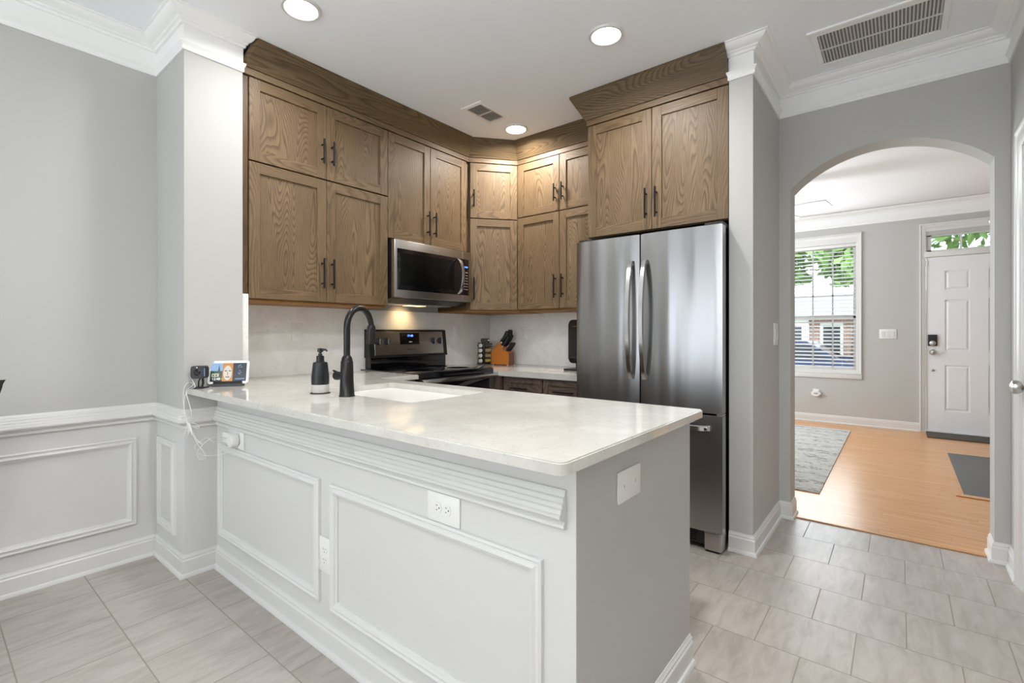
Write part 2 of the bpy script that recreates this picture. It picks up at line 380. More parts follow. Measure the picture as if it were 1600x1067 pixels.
def part(name, g, mats, parent, world=True, smooth=35, label=None):
    """parent root or part; world=True: g is in world space"""
    r = parent
    while r.parent: r = r.parent
    if world: g.xf(INV[r.name])
    o = bpy.data.objects.new(name, finish(g, name, mats, smooth)); COL.objects.link(o); o.parent = parent
    if label: o['label'] = label
    return o
def solo(name, g, mats, label, cat, loc, group=None, smooth=35, kind=None):
    g.xf(Matrix.Translation(loc).inverted())
    o = bpy.data.objects.new(name, finish(g, name, mats, smooth)); COL.objects.link(o); o.location = loc
    INV[o.name] = Matrix.Translation(loc).inverted()
    tag(o, label, cat, group, kind); return o
def struct(name, g, mats, smooth=None, parent=None):
    o = bpy.data.objects.new(name, finish(g, name, mats, smooth)); COL.objects.link(o)
    if parent: o.parent = parent
    else: o['kind'] = 'structure'; INV[o.name] = Matrix.Identity(4)
    return o
def text(name, body, size, loc, rot, mat, parent, ext=.0004, align='CENTER'):
    c = bpy.data.curves.new(name, 'FONT'); c.body = body; c.size = size; c.extrude = ext; c.align_x = align; c.align_y = 'CENTER'
    t = bpy.data.objects.new(name, c); COL.objects.link(t); bpy.context.view_layer.update()
    me = bpy.data.meshes.new_from_object(t.evaluated_get(bpy.context.evaluated_depsgraph_get()))
    bpy.data.objects.remove(t); me.materials.clear(); me.materials.append(M[mat])
    me.transform(Matrix.LocRotScale(Vector(loc), rot, None))
    r = parent
    while r.parent: r = r.parent
    me.transform(INV[r.name])
    o = bpy.data.objects.new(name, me); COL.objects.link(o); o.parent = parent; return o
from mathutils import Euler
FACE_X = Euler((radians(90), 0, radians(90))).to_quaternion()     # text that reads from +X
FACE_Y = Euler((radians(90), 0, 0)).to_quaternion()               # text that reads from -Y

# ------------------------------------------------------------------ key dimensions
ZC = 2.738
XL, YA, XP, YS, YN = -3.118, .8255, -2.706, 1.093, .972
XE, YE = -.589, 1.752
XR, YQ, YW = .442, 2.80, 3.504
XQ0, XQ1 = -.727, -.607
XRW, YBW = -3.076, 3.483
YD = 7.585
A0, A1 = -.541, .383
SILL = .77

# ------------------------------------------------------------------ structure
g = G(); g.box(-3.4, .7, -3.0, 3.552, -.12, 0); struct('floor', g, 'tile')
g = G(); g.box(-3.6, 2.4, 3.552, 7.75, -.12, .002); struct('floor_hardwood', g, 'planks')
g = G(); g.box(-3.4, .7, -3.0, 3.56, ZC, ZC + .12); struct('ceiling', g, 'ceil')
g = G(); g.box(-3.6, 2.4, 3.56, 7.75, ZC + .006, ZC + .12); struct('ceiling_living', g, 'ceil2')
g = G(); g.box(-3.3, XL, -2.95, YA, 0, SILL, mi=1); g.box(-3.3, XL, -2.95, YA, SILL, ZC, mi=0); struct('wall_left', g, ['wall', 'wains'])
g = G(); g.box(-3.3, XP, YA, YS, 0, SILL, mi=1); g.box(-3.3, XP, YA, YS, SILL, ZC, mi=0); struct('wall_stub', g, ['wall', 'wains'])
g = G(); g.box(-3.3, XRW, YS, 3.667, 0, ZC); struct('wall_range', g, 'wall')
g = G(); g.box(XRW, XQ0, YBW, 3.667, 0, ZC); struct('wall_back', g, 'wall')
g = G(); g.box(XQ0, XQ1, YQ, 3.667, 0, ZC); struct('wall_pillar', g, 'wall')
# wall with the arched opening
g = G()
g.box(XQ1, A0, YW, 3.667, 0, ZC); g.box(A1, XR + .2, YW, 3.667, 0, ZC)
cx, hw, zs, zp = (A0 + A1) / 2, (A1 - A0) / 2, 2.094, 2.291
sag = zp - zs; RR = (hw * hw + sag * sag) / (2 * sag)
arc = [(cx + x, zp - RR + sqrt(RR * RR - x * x)) for x in [hw * (1 - 2 * i / 32) for i in range(33)]]
for i in range(32):
    (x0, z0), (x1, z1) = arc[i], arc[i + 1]
    g.prism([(x0, z0), (x0, ZC), (x1, ZC), (x1, z1)], 'y', YW, 3.667)
bmesh.ops.remove_doubles(g.b, verts=g.b.verts[:], dist=1e-5)
bmesh.ops.delete(g.b, geom=[f for f in g.b.faces if abs(f.normal.x) > .999 and all(A0 + .001 < v.co.x < A1 - .001 for v in f.verts)], context='FACES')
struct('wall_arch', g, 'wall', smooth=30)
# right wall with door opening
DY0, DY1, DZ = 2.40, 3.215, 2.045
g = G(); g.box(XR, .62, DY1, YW, 0, ZC); g.box(XR, .62, DY0, DY1, DZ, ZC); g.box(XR, .62, -2.95, DY0, 0, ZC); struct('wall_right', g, 'wall')
g = G()
g.box(-3.12, -3.02, -2.95, -2.8, 0, ZC); g.box(-1.84, -1.65, -2.95, -2.8, 0, ZC); g.box(.15, XR, -2.95, -2.8, 0, ZC)
g.box(-3.02, -1.84, -2.95, -2.8, 2.15, ZC); g.box(-1.65, .15, -2.95, -2.8, 2.32, ZC); g.box(-1.65, .15, -2.95, -2.8, 0, .78)
struct('wall_rear', g, 'wall')
# living room walls
WX0, WX1, WZ0, WZ1 = -1.40, -.431, .709, 2.343
FX0, FX1 = .235, 1.175
g = G()
g.box(-3.6, WX0, YD, 7.75, 0, ZC + .01); g.box(WX0, WX1, YD, 7.75, 0, WZ0); g.box(WX0, WX1, YD, 7.75, WZ1, ZC + .01)
g.box(WX1, FX0, YD, 7.75, 0, ZC + .01); g.box(FX0, FX1, YD, 7.75, 2.345, ZC + .01); g.box(FX1, 2.4, YD, 7.75, 0, ZC + .01)
struct('wall_far', g, 'wall')
g = G(); g.box(-3.7, -3.5, 3.62, 4.5, 0, ZC); g.box(-3.7, -3.5, 6.7, 7.75, 0, ZC); g.box(-3.7, -3.5, 4.5, 6.7, 0, .65); g.box(-3.7, -3.5, 4.5, 6.7, 2.35, ZC); struct('wall_living_left', g, 'wall')
g = G(); g.box(2.3, 2.45, 3.62, 7.75, 0, ZC); struct('wall_living_right', g, 'wall')
g = G(); g.box(XR + .2, 2.45, 3.50, 3.667, 0, ZC); g.box(-3.7, -3.3, 3.50, 3.667, 0, ZC); struct('wall_living_near', g, 'wall')
# pony wall of the peninsula
g = G(); g.box(XP, XE, YN, 1.10, 0, .872, mi=0); struct('wall_peninsula', g, ['wains'])
g = G(); g.box(XE - .12, XE, YN + .0015, YE, 0, .872, mi=0); g.box(XE - .0, XE + .001, YN + .002, YE, 0, .87)
struct('wall_peninsula_end', g, 'wall')

# ------------------------------------------------------------------ mouldings
BASE = [(-.003, 0), (.024, 0), (.0235, .008), (.019, .016), (.013, .018), (.013, .078), (.009, .084), (.010, .092), (.005, .099), (.004, .105), (-.003, .105)]
RAIL = [(-.003, .718), (.010, .718), (.014, .722), (.014, .729), (.009, .733), (.011, .738), (.024, .743), (.031, .750), (.031, .756), (.027, .759), (.025, .768), (.021, .771), (.020, .780), (.016, .783), (.015, .793), (.010, .796), (.009, .806), (.006, .811), (-.003, .811)]
CAPM = [(-.003, 2.560), (.008, 2.560), (.012, 2.568), (.010, 2.576), (.014, 2.584), (.022, 2.594), (.022, 2.602), (-.003, 2.606)]
BAND = [(-.003, 2.603), (.004, 2.603), (.004, 2.70), (-.003, 2.70)]
CRN = [(-.003, 2.684), (.016, 2.684), (.020, 2.690), (.019, 2.696), (.030, 2.699), (.034, 2.705), (.048, 2.708), (.064, 2.715), (.074, 2.724), (.078, 2.731), (.088, 2.733), (.088, ZC + .001), (-.003, ZC + .001)]
def mould(name, path, profs, mat='white', **k):
    g = G()
    for p in profs: g.sweep(path, p, **k)
    return struct(name, g, mat, smooth=28)
LP = [(XL, -2.8), (XL, YA), (XP, YA), (XP, YN), (XE, YN), (XE, YE)]
mould('baseboard_left', LP, [BASE])
mould('trim_1', [(XL, -2.8), (XL, YA), (XP, YA), (XP, YN), (-.615, YN)], [RAIL])
mould('trim_2', [(XL, -2.8), (XL, YA), (XP, YA), (XP, YS)], [CAPM, BAND, CRN], e1=.45, mat='white_lit')
mould('baseboard_pillar', [(XQ0, YQ), (XQ1, YQ), (XQ1, YW), (A0, YW), (A0, 3.65)], [BASE])
mould('baseboard_right', [(A1, 3.65), (A1, YW), (XR, YW), (XR, 3.264)], [BASE])
mould('trim_3', [(XQ0, YQ), (XQ1, YQ), (XQ1, YW), (XR, YW), (XR, -2.8)], [CAPM, BAND, CRN], e0=.45, mat='white_lit')
mould('baseboard_far', [(-3.5, YD), (.185, YD)], [BASE])
mould('baseboard_rear', [(XR, 2.3), (XR, -2.8), (.2, -2.8)], [BASE])
mould('trim_4', [(-3.5, 3.67), (-3.5, YD), (2.3, YD), (2.3, 3.67)], [CAPM, BAND, CRN], mat='white_lit')
FRM = [(0, -.002), (0, .012), (.006, .016), (.011, .011), (.017, .012), (.024, .018), (.031, .015), (.034, .008), (.040, .006), (.040, -.002)]
g = G()
g.frame((XL, 0, 0), (0, 1, 0), (1, 0, 0), -.55, .735, .185, .638, FRM)
g.frame((XL, 0, 0), (0, 1, 0), (1, 0, 0), -1.95, -.65, .185, .638, FRM)
struct('trim_5', g, 'white', smooth=28)
g = G(); g.frame((0, YA, 0), (1, 0, 0), (0, -1, 0), -3.072, -2.812, .177, .636, FRM); struct('trim_6', g, 'white', smooth=28)
g = G(); g.frame((0, YN, 0), (1, 0, 0), (0, -1, 0), -2.668, -1.711, .172, .631, FRM); struct('trim_7', g, 'white', smooth=28)
g = G(); g.frame((0, YN, 0), (1, 0, 0), (0, -1, 0), -1.632, -.681, .162, .628, FRM); struct('trim_8', g, 'white', smooth=28)
# white sub-top moulding under the stone at the peninsula end
g = G(); g.box(XP, XE + .018, YN - .02, YE + .0, .868, .8865); struct('trim_9', g, 'white')
CAS = [(0, -.002), (0, .020), (.008, .022), (.016, .016), (.030, .015), (.044, .010), (.050, .006), (.056, .005), (.056, -.002)]
CASW = [(0, -.002), (0, .022), (.012, .024), (.02, .016), (.040, .014), (.05, .009), (.06, .008), (.06, -.002)]
# right-hand door: casing, slab, knob
g = G(); g.frame((XR, 0, 0), (0, -1, 0), (-1, 0, 0), -3.262, -2.325, 0, 2.125, [(a * 1.45, h) for a, h in CAS], opened=True); struct('trim_10', g, 'white', smooth=28)
g = G(); g.box(XR + .02, XR + .055, DY0 + .005, DY1 - .005, .012, DZ - .005, .002); d2 = struct('door_2', g, 'wdoor')
g = G(); g.lathe([(.032, 0), (.032, .006), (.014, .008), (.012, .03), (.02, .034), (.029, .045), (.031, .056), (.027, .067), (.012, .074), (0, .075)], ax='x')
g.xf(Matrix.Translation((XR + .02, 3.105, .94)) @ Matrix.Scale(-1, 4, (1, 0, 0))); struct('door_knob', g, 'nickel', smooth=40, parent=d2)

# front door with transom
g = G()
g.frame((0, YD, 0), (1, 0, 0), (0, -1, 0), .187, 1.223, 0, 2.485, [(a, h) for a, h in CASW], opened=True)
g.box(.225, 1.185, YD - .006, YD + .12, 2.395, 2.43); g.box(.225, 1.185, YD - .012, YD + .12, 2.085, 2.150, .004)
struct('trim_11', g, 'white', smooth=28)
g = G()      # six-panel slab: stiles, rails and raised panels
dx0, dx1, dz1, dy = .250, 1.162, 2.080, YD + .004
cols = [(.415, .630), (.782, .997)]; rows = [(.27, .806), (.977, 1.572), (1.69, 1.912)]
g.box(dx0, dx1, dy + .012, dy + .045, .03, dz1)
xs = [dx0, cols[0][0], cols[0][1], cols[1][0], cols[1][1], dx1]
for i in (0, 2, 4): g.box(xs[i], xs[i + 1], dy, dy + .013, .03, dz1)
zz = [.03, rows[0][0], rows[0][1], rows[1][0], rows[1][1], rows[2][0], rows[2][1], dz1]
for (a, b_) in cols:
    for i in (0, 2, 4, 6): g.box(a, b_, dy, dy + .013, zz[i], zz[i + 1])
    for (c, d) in rows:
        g.rings([[(a + q, dy + h, c + q), (b_ - q, dy + h, c + q), (b_ - q, dy + h, d - q), (a + q, dy + h, d - q)] for q, h in ((0, .012), (.012, .0115), (.03, .003), (.031, .003))])
d1 = struct('door_1', g, 'wdoor', smooth=20)
g = G(); g.box(.262, .348, dy - .022, dy, 1.03, 1.165, .008); struct('keypad_lock', g, 'blackpl', parent=d1)
g = G(); g.lathe([(.030, 0), (.030, .012), (.02, .016), (.018, .03), (0, .032)], ax='y'); g.xf(Matrix.Translation((.306, dy - .02, 1.062)) @ Matrix.Scale(-1, 4, (0, 1, 0))); struct('thumb_turn', g, 'nickel', smooth=40, parent=d1)
g = G(); g.lathe([(.033, 0), (.033, .008), (.013, .012), (.013, .03), (.026, .036), (.031, .05), (.024, .062), (0, .066)], ax='y'); g.xf(Matrix.Translation((.306, dy, .955)) @ Matrix.Scale(-1, 4, (0, 1, 0))); struct('door_knob', g, 'nickel', smooth=40, parent=d1)
g = G(); g.lathe([(.014, 0), (.014, .01), (0, .014)], ax='y'); g.xf(Matrix.Translation((.306, dy, .742)) @ Matrix.Scale(-1, 4, (0, 1, 0))); struct('door_stop', g, 'nickel', smooth=40, parent=d1)
g = G(); g.box(.236, .262, dy - .012, dy + .004, 1.985, 2.045, .002); struct('hinge', g, 'plastic', parent=d1)
g = G(); g.box(FX0, FX1, YD - .01, 7.74, .002, .028, .003); struct('door_sill', g, 'plastic', parent=d1)
# transom window
g = G()
for a, b_, c, d in ((.262, 1.15, 2.150, 2.168), (.262, 1.15, 2.333, 2.395)): g.box(a, b_, YD + .02, YD + .06, c, d)
for x in (.245, 1.135): g.box(x - .02, x + .05, YD + .02, YD + .06, 2.15, 2.395)
for x in (.556, .825): g.box(x - .009, x + .009, YD + .025, YD + .055, 2.16, 2.34)
w2 = struct('window_2', g, 'white')
g = G(); g.box(.26, 1.15, YD + .038, YD + .042, 2.16, 2.34); struct('pane', g, 'glass', parent=w2)

# living room window
g = G()
g.frame((0, YD, 0), (1, 0, 0), (0, -1, 0), -1.46, -.376, .650, 2.470, [(a, h) for a, h in CASW])
g.box(-1.45, -.386, YD - .014, YD, 2.343, 2.415)
g.box(-1.47, -.372, YD - .020, YD, .592, .650, .004)
struct('trim_12', g, 'white', smooth=28)
g = G()
g.frame((0, YD + .07, 0), (1, 0, 0), (0, -1, 0), WX0, WX1, WZ0, WZ1, [(0, -.03), (0, .02), (.035, .02), (.035, -.03)])
g.box(WX0, WX1, YD + .05, YD + .10, 1.36, 1.405)
for i in range(1, 4): x = WX0 + .035 + (WX1 - WX0 - .07) * i / 4; g.box(x - .009, x + .009, YD + .06, YD + .085, WZ0, WZ1)
for z in (1.035, 1.055 + .62): g.box(WX0, WX1, YD + .06, YD + .085, z - .009, z + .009)
w1 = struct('window_1', g, 'white')
g = G(); g.box(WX0 + .01, WX1 - .01, YD + .072, YD + .076, WZ0 + .01, WZ1 - .01); struct('pane', g, 'glass', parent=w1)
bl = root('window_blind', 'white horizontal slat blind lowered inside the living room window', 'window blind', (-.915, YD + .02, WZ0))
g = G()
for i in range(33):
    z = WZ0 + .03 + i * .0485
    g.xf(Matrix.Identity(4)); v0 = len(g.b.verts)
    g.prism([(YD - .002, z - .008), (YD - .002, z - .0055), (YD + .045, z + .0095), (YD + .045, z + .007)], 'x', WX0 + .01, WX1 - .008)
part('slats', g, 'plastic', bl, smooth=None)
g = G(); g.box(WX0 + .005, WX1 - .004, YD - .006, YD + .045, WZ1 - .045, WZ1 - .002, .003); part('headrail', g, 'plastic', bl)
g = G(); g.box(WX0 + .01, WX1 - .008, YD - .002, YD + .045, WZ0 + .003, WZ0 + .018, .003); part('bottom_rail', g, 'plastic', bl)
for x in (WX0 + .15, (WX0 + WX1) / 2, WX1 - .15):
    g = G(); g.tube([(x, YD - .004, WZ0 + .01), (x, YD - .004, WZ1 - .04)], .0012, 6); part('ladder_cord', g, 'cord', bl)

# rear glass door, plus rear and living side windows added unseen for more light (behind the camera / to the side)
g = G()
for a, b_ in ((-3.02, -2.96), (-2.62, -2.54), (-1.9, -1.84)): g.box(a, b_, -2.86, -2.80, 0, 2.15)
g.box(-3.02, -1.84, -2.86, -2.8, 2.09, 2.15); g.box(-3.02, -1.84, -2.86, -2.8, 0, .1); struct('window_3', g, 'white')
g = G(); g.frame((0, -2.83, 0), (1, 0, 0), (0, 1, 0), -1.65, .15, .78, 2.32, [(0, -.03), (0, .03), (.05, .03), (.05, -.03)]); g.box(-.78, -.72, -2.86, -2.8, .8, 2.3); struct('added_window_4', g, 'white')
g = G(); g.frame((-3.5, 0, 0), (0, 1, 0), (1, 0, 0), 4.5, 6.7, .65, 2.35, [(0, -.1), (0, .02), (.05, .02), (.05, -.1)]); g.box(-3.56, -3.5, 5.57, 5.63, .66, 2.34); struct('added_window_5', g, 'white')

# ------------------------------------------------------------------ cabinets
def door_mesh(w, h, t=.02, st=.058, mz=1):
    """shaker door, front at y=0 (facing -Y), lower-left corner at the origin"""
    g = G()
    e = .0008
    g.mi = 0
    g.box(0, st, 0, t, 0, h, .0015, 1, mi=0); g.box(w - st, w, 0, t, 0, h, .0015, 1, mi=0)
    g.box(st - e, w - st + e, .0002, t, 0, st, .0012, 1, mi=1); g.box(st - e, w - st + e, .0002, t, h - st, h, .0012, 1, mi=1)
    g.box(st - .002, w - st + .002, .009, t - .003, st - .002, h - st + .002, mi=2)
    return g
def pull(parent, x, z0, z1, label=None, horiz=False):
    """black bar pull standing off the door front (y=0)"""
    g = G()
    if not horiz:
        g.tube([(x, -.030, z0), (x, -.030, z1)], .0058, 12)
        for z in (z0 + .03, z1 - .03): g.tube([(x, .004, z), (x, -.030, z)], .0048, 10)
    else:
        g.tube([(z0, -.030, x), (z1, -.030, x)], .0058, 12)
        for z in (z0 + .03, z1 - .03): g.tube([(z, .004, x), (z, -.030, x)], .0048, 10)
    return g
def cabinet(name, label, cat, p0, p1, z0, z1, depth, doors, group, face=.02, filler=None, under=False, mats=('oak_z', 'oak_x', 'oak_z2'), body='oak_dark', poly=None):
    """p0,p1: plan points of the door-front plane, left to right seen from the front"""
    p0, p1 = Vector(p0), Vector(p1); w = (p1 - p0).length; a = math.degrees(atan2(p1.y - p0.y, p1.x - p0.x))
    r = root(name, label, cat, (p0.x, p0.y, z0), a, group)
    h = z1 - z0; g = G()
    if poly is None: g.box(.001, w - .001, face + .0005, depth, 0, h - .001, mi=0)
    else:
        loc = INV[r.name]; pl = [(loc @ Vector((x, y, 0))).to_2d() for x, y in poly]
        g.prism(pl, 'z', 0, h - .001, mi=0)
    part('body', g, body, r, world=False, smooth=None)
    if under:
        g = G()
        if poly is None: g.box(.006, w - .006, face + .006, depth - .004, -.012, -.0005)
        else: g.prism(pl, 'z', -.012, -.0005)
        part('underside', g, 'oak_raw', r, world=False, smooth=None, label='amber plywood underside')
    for dct in doors:
        x0, x1, a0, a1 = dct['r']
        gd = door_mesh(x1 - x0, a1 - a0, st=dct.get('st', .058))
        gd.xf(Matrix.Translation((x0, 0, a0)))
        dn = dct.get('n', 'door'); d = part(dn, gd, list(mats), r, world=False, smooth=None)
        if 'h' in dct:
            hx, h0, h1 = dct['h']; part('handle', pull(d, hx, h0, h1, horiz=dct.get('hz', False)), 'black', d, world=False, smooth=40, label='black bar handle')
    return r
XD = -2.718
Y0, Y1, Y2, Y3 = 1.129, 1.577, 2.031, 2.812
def pair(w, h, hz0, hz1, gap=.003, x0=.0, st=.058, b=.004, t=.004):
    m = w / 2 + x0 / 2
    return [dict(r=(x0 + .002, m - gap / 2, b, h - t), h=(m - .032, hz0, hz1), st=st), dict(r=(m + gap / 2, w - .002, b, h - t), h=(m + .032, hz0, hz1), st=st)]
ZL0, ZL1, ZU1 = 1.367, 2.113, 2.565
GU = 'oak wall cabinets around the kitchen'
cabinet('wall_cabinet', 'tall oak wall cabinet with two doors above the backsplash, nearest the faucet', 'cabinet', (XD, Y0), (XD, Y2), ZL0, ZL1, XD - XRW - .002, pair(Y2 - Y0, ZL1 - ZL0, .085, .265), GU, under=True)
cabinet('wall_cabinet', 'short oak wall cabinet at upper far left, stacked under the wood crown', 'cabinet', (XD, Y0), (XD, Y2), ZL1, ZU1, XD - XRW - .002, pair(Y2 - Y0, ZU1 - ZL1, .09, .235), GU)
cabinet('wall_cabinet', 'oak wall cabinet with two doors directly above the microwave', 'cabinet', (XD, Y2), (XD, Y3), 1.832, ZU1, XD - XRW - .002, pair(.765, ZU1 - 1.832, .065, .245), GU)
DA, DB = (-2.718, Y3), (-2.456, 3.128)
ipoly = [(XRW + .002, Y3 + .001), (-2.738, Y3 + .001), (-2.733, Y3 + .02), (-2.473, 3.144), (-2.457, 3.148), (-2.457, YBW - .002), (XRW + .002, YBW - .002)]
wdiag = (Vector(DB) - Vector(DA)).length
def one(w, h, z0, z1): return [dict(r=(.018, w - .004, .004, h - .004), h=(.046, z0, z1))]
cabinet('corner_wall_cabinet', 'tall oak diagonal corner wall cabinet with one door beside the microwave', 'cabinet', DA, DB, ZL0, ZL1, .3, one(wdiag, ZL1 - ZL0, .085, .265), GU, under=True, poly=ipoly)
cabinet('corner_wall_cabinet', 'short oak diagonal corner wall cabinet with one door under the crown', 'cabinet', DA, DB, ZL1, ZU1, .3, one(wdiag, ZU1 - ZL1, .085, .225), GU, poly=ipoly)
BX1 = -1.630
def bpair(w, h, z0, z1):
    return [dict(r=(.002, .407, .004, h - .004), h=(.375, z0, z1)), dict(r=(.412, w - .002, .004, h - .004), h=(.444, z0, z1))]
cabinet('wall_cabinet', 'tall oak wall cabinet with two doors between corner and refrigerator', 'cabinet', DB, (BX1, 3.128), ZL0 + .004, ZL1 + .015, YBW - 3.128 - .002, bpair(BX1 + 2.456, ZL1 - ZL0 + .011, .085, .265), GU, under=True)
cabinet('wall_cabinet', 'short oak wall cabinet with two doors under the crown, left of refrigerator cabinet', 'cabinet', DB, (BX1, 3.128), ZL1 + .015, ZU1 + .003, YBW - 3.128 - .002, bpair(BX1 + 2.456, ZU1 - ZL1 - .012, .075, .21), GU)
FC0, FC1, FCZ0, FCZ1 = -1.608, -.7285, 1.808, 2.548
cabinet('refrigerator_cabinet', 'deep oak cabinet with two bold-grained doors above the stainless refrigerator', 'cabinet', (FC0, YQ), (FC1, YQ), FCZ0, FCZ1, YBW - YQ - .002, pair(FC1 - FC0, FCZ1 - FCZ0, .07, .25, st=.06), GU)
# filler stile at the left end of the run
g = G(); g.box(XRW + .002, -2.728, YS + .002, Y0 - .001, ZL0 + .03, 2.56); solo('cabinet_filler', g, 'oak_dark', 'narrow dark oak filler strip between the white pillar and left cabinets', 'cabinet filler', (-2.9, 1.11, ZL0), GU)
# white end strip of the backsplash
g = G(); g.box(XRW + .001, -2.716, YS + .002, 1.127, .9155, ZL0 + .026, .002); solo('backsplash_return', g, 'splash', 'narrow pale quartz end slab standing upright against the white pillar edge', 'backsplash trim', (-3.0, 1.105, .915))

# wooden crown: frieze board + angled crown
FR = [(0.02, 2.566), (-.004, 2.566), (-.004, 2.601), (-.01, 2.612), (.02, 2.612)]
FR = [(-a, z) for a, z in FR]
CW = [(-.012, 2.603), (.013, 2.603), (.016, 2.610), (.086, 2.726), (.086, ZC - .001), (.062, ZC - .001), (-.012, 2.622)]
def cw(dz): return [(a, z + dz) for a, z in CW]
def fr(dz): return [(-.02, 2.5665 + dz), (.006, 2.5665 + dz), (.006, 2.602 + dz), (-.02, 2.602 + dz)]
r = root('wood_crown_molding', 'long stained oak crown running above the range-wall and corner cabinets to the ceiling', 'crown molding', (XD, 1.9, 2.56))
pathA = [(XD, YS + .004), (XD, Y3), DB, (FC0 - .002, 3.128)]
# path must keep the room on its right: range wall run goes +Y with room at +X
g = G(); g.sweep(pathA[:2] + [DB], fr(0)); g.b.free(); g = G()
def seg_sweep(path, prof, i, e0=0):
    """one mitred segment of a sweep"""
    P = [Vector(p) for p in path]; D = [(P[k + 1] - P[k]).normalized() for k in range(len(P) - 1)]; N = [Vector((d.y, -d.x)) for d in D]; rs = []
    for j in (i, i + 1):
        if j == 0: n = N[0] + D[0] * e0
        elif j == len(P) - 1: n = N[-1]
        else: n = (N[j - 1] + N[j]) / (1 + N[j - 1].dot(N[j]))
        rs.append([(P[j].x + n.x * a, P[j].y + n.y * a, z) for a, z in prof])
    return rs
for nme, pf in (('frieze_board', fr(0)), ('crown', CW)):
    g = G(); g.rings(seg_sweep(pathA, pf, 0, .55), mi=0); g.rings(seg_sweep(pathA, pf, 1), mi=1); g.rings(seg_sweep(pathA, pf, 2), mi=1)
    part(nme, g, ['crown_y' if nme == 'crown' else 'oak_x', 'crown_x' if nme == 'crown' else 'oak_x'], r, smooth=None)
r = root('wood_crown_molding', 'short stained oak crown above the refrigerator cabinet with a mitred left corner', 'crown molding', (-1.2, YQ, 2.55))
pathB = [(FC0, 3.034), (FC0, YQ), (FC1, YQ)]
for nme, pf in (('frieze_board', [(a, z - .017) for a, z in fr(0)]), ('crown', [(-.012, 2.586), (.013, 2.586), (.016, 2.593), (.088, 2.722), (.088, ZC - .001), (.064, ZC - .001), (-.012, 2.606)])):
    g = G(); g.rings(seg_sweep(pathB, pf, 0), mi=0); g.rings(seg_sweep(pathB, pf, 1), mi=1)
    part(nme, g, ['crown_y' if nme == 'crown' else 'oak_x', 'crown_x' if nme == 'crown' else 'oak_x'], r, smooth=None)

# base cabinets
ZB = .888
cabinet('base_cabinet', 'brown oak base cabinet with two drawers between range and refrigerator', 'cabinet', (-2.40, 2.86), (-1.632, 2.86), .09, .853, .6,
        [dict(r=(.018, .378, .60, .757), h=(.678, .108, .258), hz=True, st=.042, n='drawer'), dict(r=(.388, .764, .60, .757), h=(.678, .49, .66), hz=True, st=.042, n='drawer'),
         dict(r=(.018, .378, .01, .59), h=(.34, .39, .55)), dict(r=(.388, .764, .01, .59), h=(.42, .39, .55))], None, mats=('base_z', 'base_x', 'base_x'), body='base_z')
g = G(); g.box(-2.40, -1.632, 2.93, 3.46, 0, .088); solo('toe_kick', g, 'darkgap', 'dark toe kick under the brown drawer cabinet', 'toe kick', (-2.0, 3.1, 0))
g = G(); g.box(-3.07, -2.405, 2.812, 3.47, 0, .853); solo('corner_base_cabinet', g, 'base_z', 'brown oak corner base cabinet right of the range', 'cabinet', (-2.7, 3.1, 0))
g = G(); g.box(-3.07, -2.44, 1.76, 2.036, 0, .883); solo('base_cabinet', g, 'base_z', 'brown oak base cabinet between the peninsula and the range', 'cabinet', (-2.7, 1.9, 0))
g = G(); g.box(-3.07, -2.19, 1.105, 1.70, 0, .883); solo('base_cabinet', g, 'base_z', 'brown oak base cabinet in the corner left of the sink', 'cabinet', (-2.6, 1.4, 0))
g = G(); g.box(-2.185, -1.435, 1.105, 1.70, 0, .665); solo('sink_base_cabinet', g, 'base_z', 'low brown oak base cabinet directly beneath the sink', 'cabinet', (-1.8, 1.4, 0))
g = G(); g.box(-1.43, XE - .125, 1.105, 1.70, 0, .883); solo('base_cabinet', g, 'base_z', 'brown oak base cabinet right of the sink behind the peninsula wall', 'cabinet', (-1.1, 1.4, 0))

# ------------------------------------------------------------------ stone
CT, CB = .914, .8866
CX0, CY0, CX1, CY1 = XP, .837, -.539, 1.748
SX0, SX1, SY0, SY1 = -2.15, -1.468, 1.205, 1.635
def rrect(x0, x1, y0, y1, r, n=6):
    p = []
    for cx_, cy_, a in ((x1 - r, y0 + r, -90), (x1 - r, y1 - r, 0), (x0 + r, y1 - r, 90), (x0 + r, y0 + r, 180)):
        for k in range(n + 1):
            t = radians(a + 90 * k / n); p.append((cx_ + r * cos(t), cy_ + r * sin(t)))
    return p
g = G()
outer = [(CX0 + .001, CY0), (CX1 - .02, CY0), (CX1 - .006, CY0 + .006), (CX1, CY0 + .02), (CX1, CY1 - .01), (CX1 - .01, CY1), (-2.412, CY1), (-2.412, 2.040), (XRW + .015, 2.040), (XRW + .015, 1.128), (XRW + .015, YS + .002), (CX0 + .001, YS + .002)]
hole = rrect(SX0, SX1, SY0, SY1, .03)
def slab(g, outer, hole, z0, z1, bev=.003):
    for z, up in ((z1, 1), (z0, 0)):
        ov = [g.b.verts.new((x, y, z)) for x, y in outer]; hv = [g.b.verts.new((x, y, z)) for x, y in hole]
        es = [g.b.edges.new((L[i], L[(i + 1) % len(L)])) for L in ([ov, hv] if hv else [ov]) for i in range(len(L))]
        bmesh.ops.triangle_fill(g.b, edges=es, use_beauty=True)
        if up: T = (ov, hv)
        else: Bt = (ov, hv)
    for a, b_ in zip(T, Bt):
        for i in range(len(a)): g._f([a[i], b_[i], b_[(i + 1) % len(a)], a[(i + 1) % len(a)]])
slab(g, outer, hole, CB, CT)
es = [e for e in g.b.edges if all(abs(v.co.z - CT) < 1e-5 for v in e.verts) and len(e.link_faces) == 2 and any(abs(f.normal.z) < .5 for f in e.link_faces)]
bmesh.ops.recalc_face_normals(g.b, faces=g.b.faces[:])
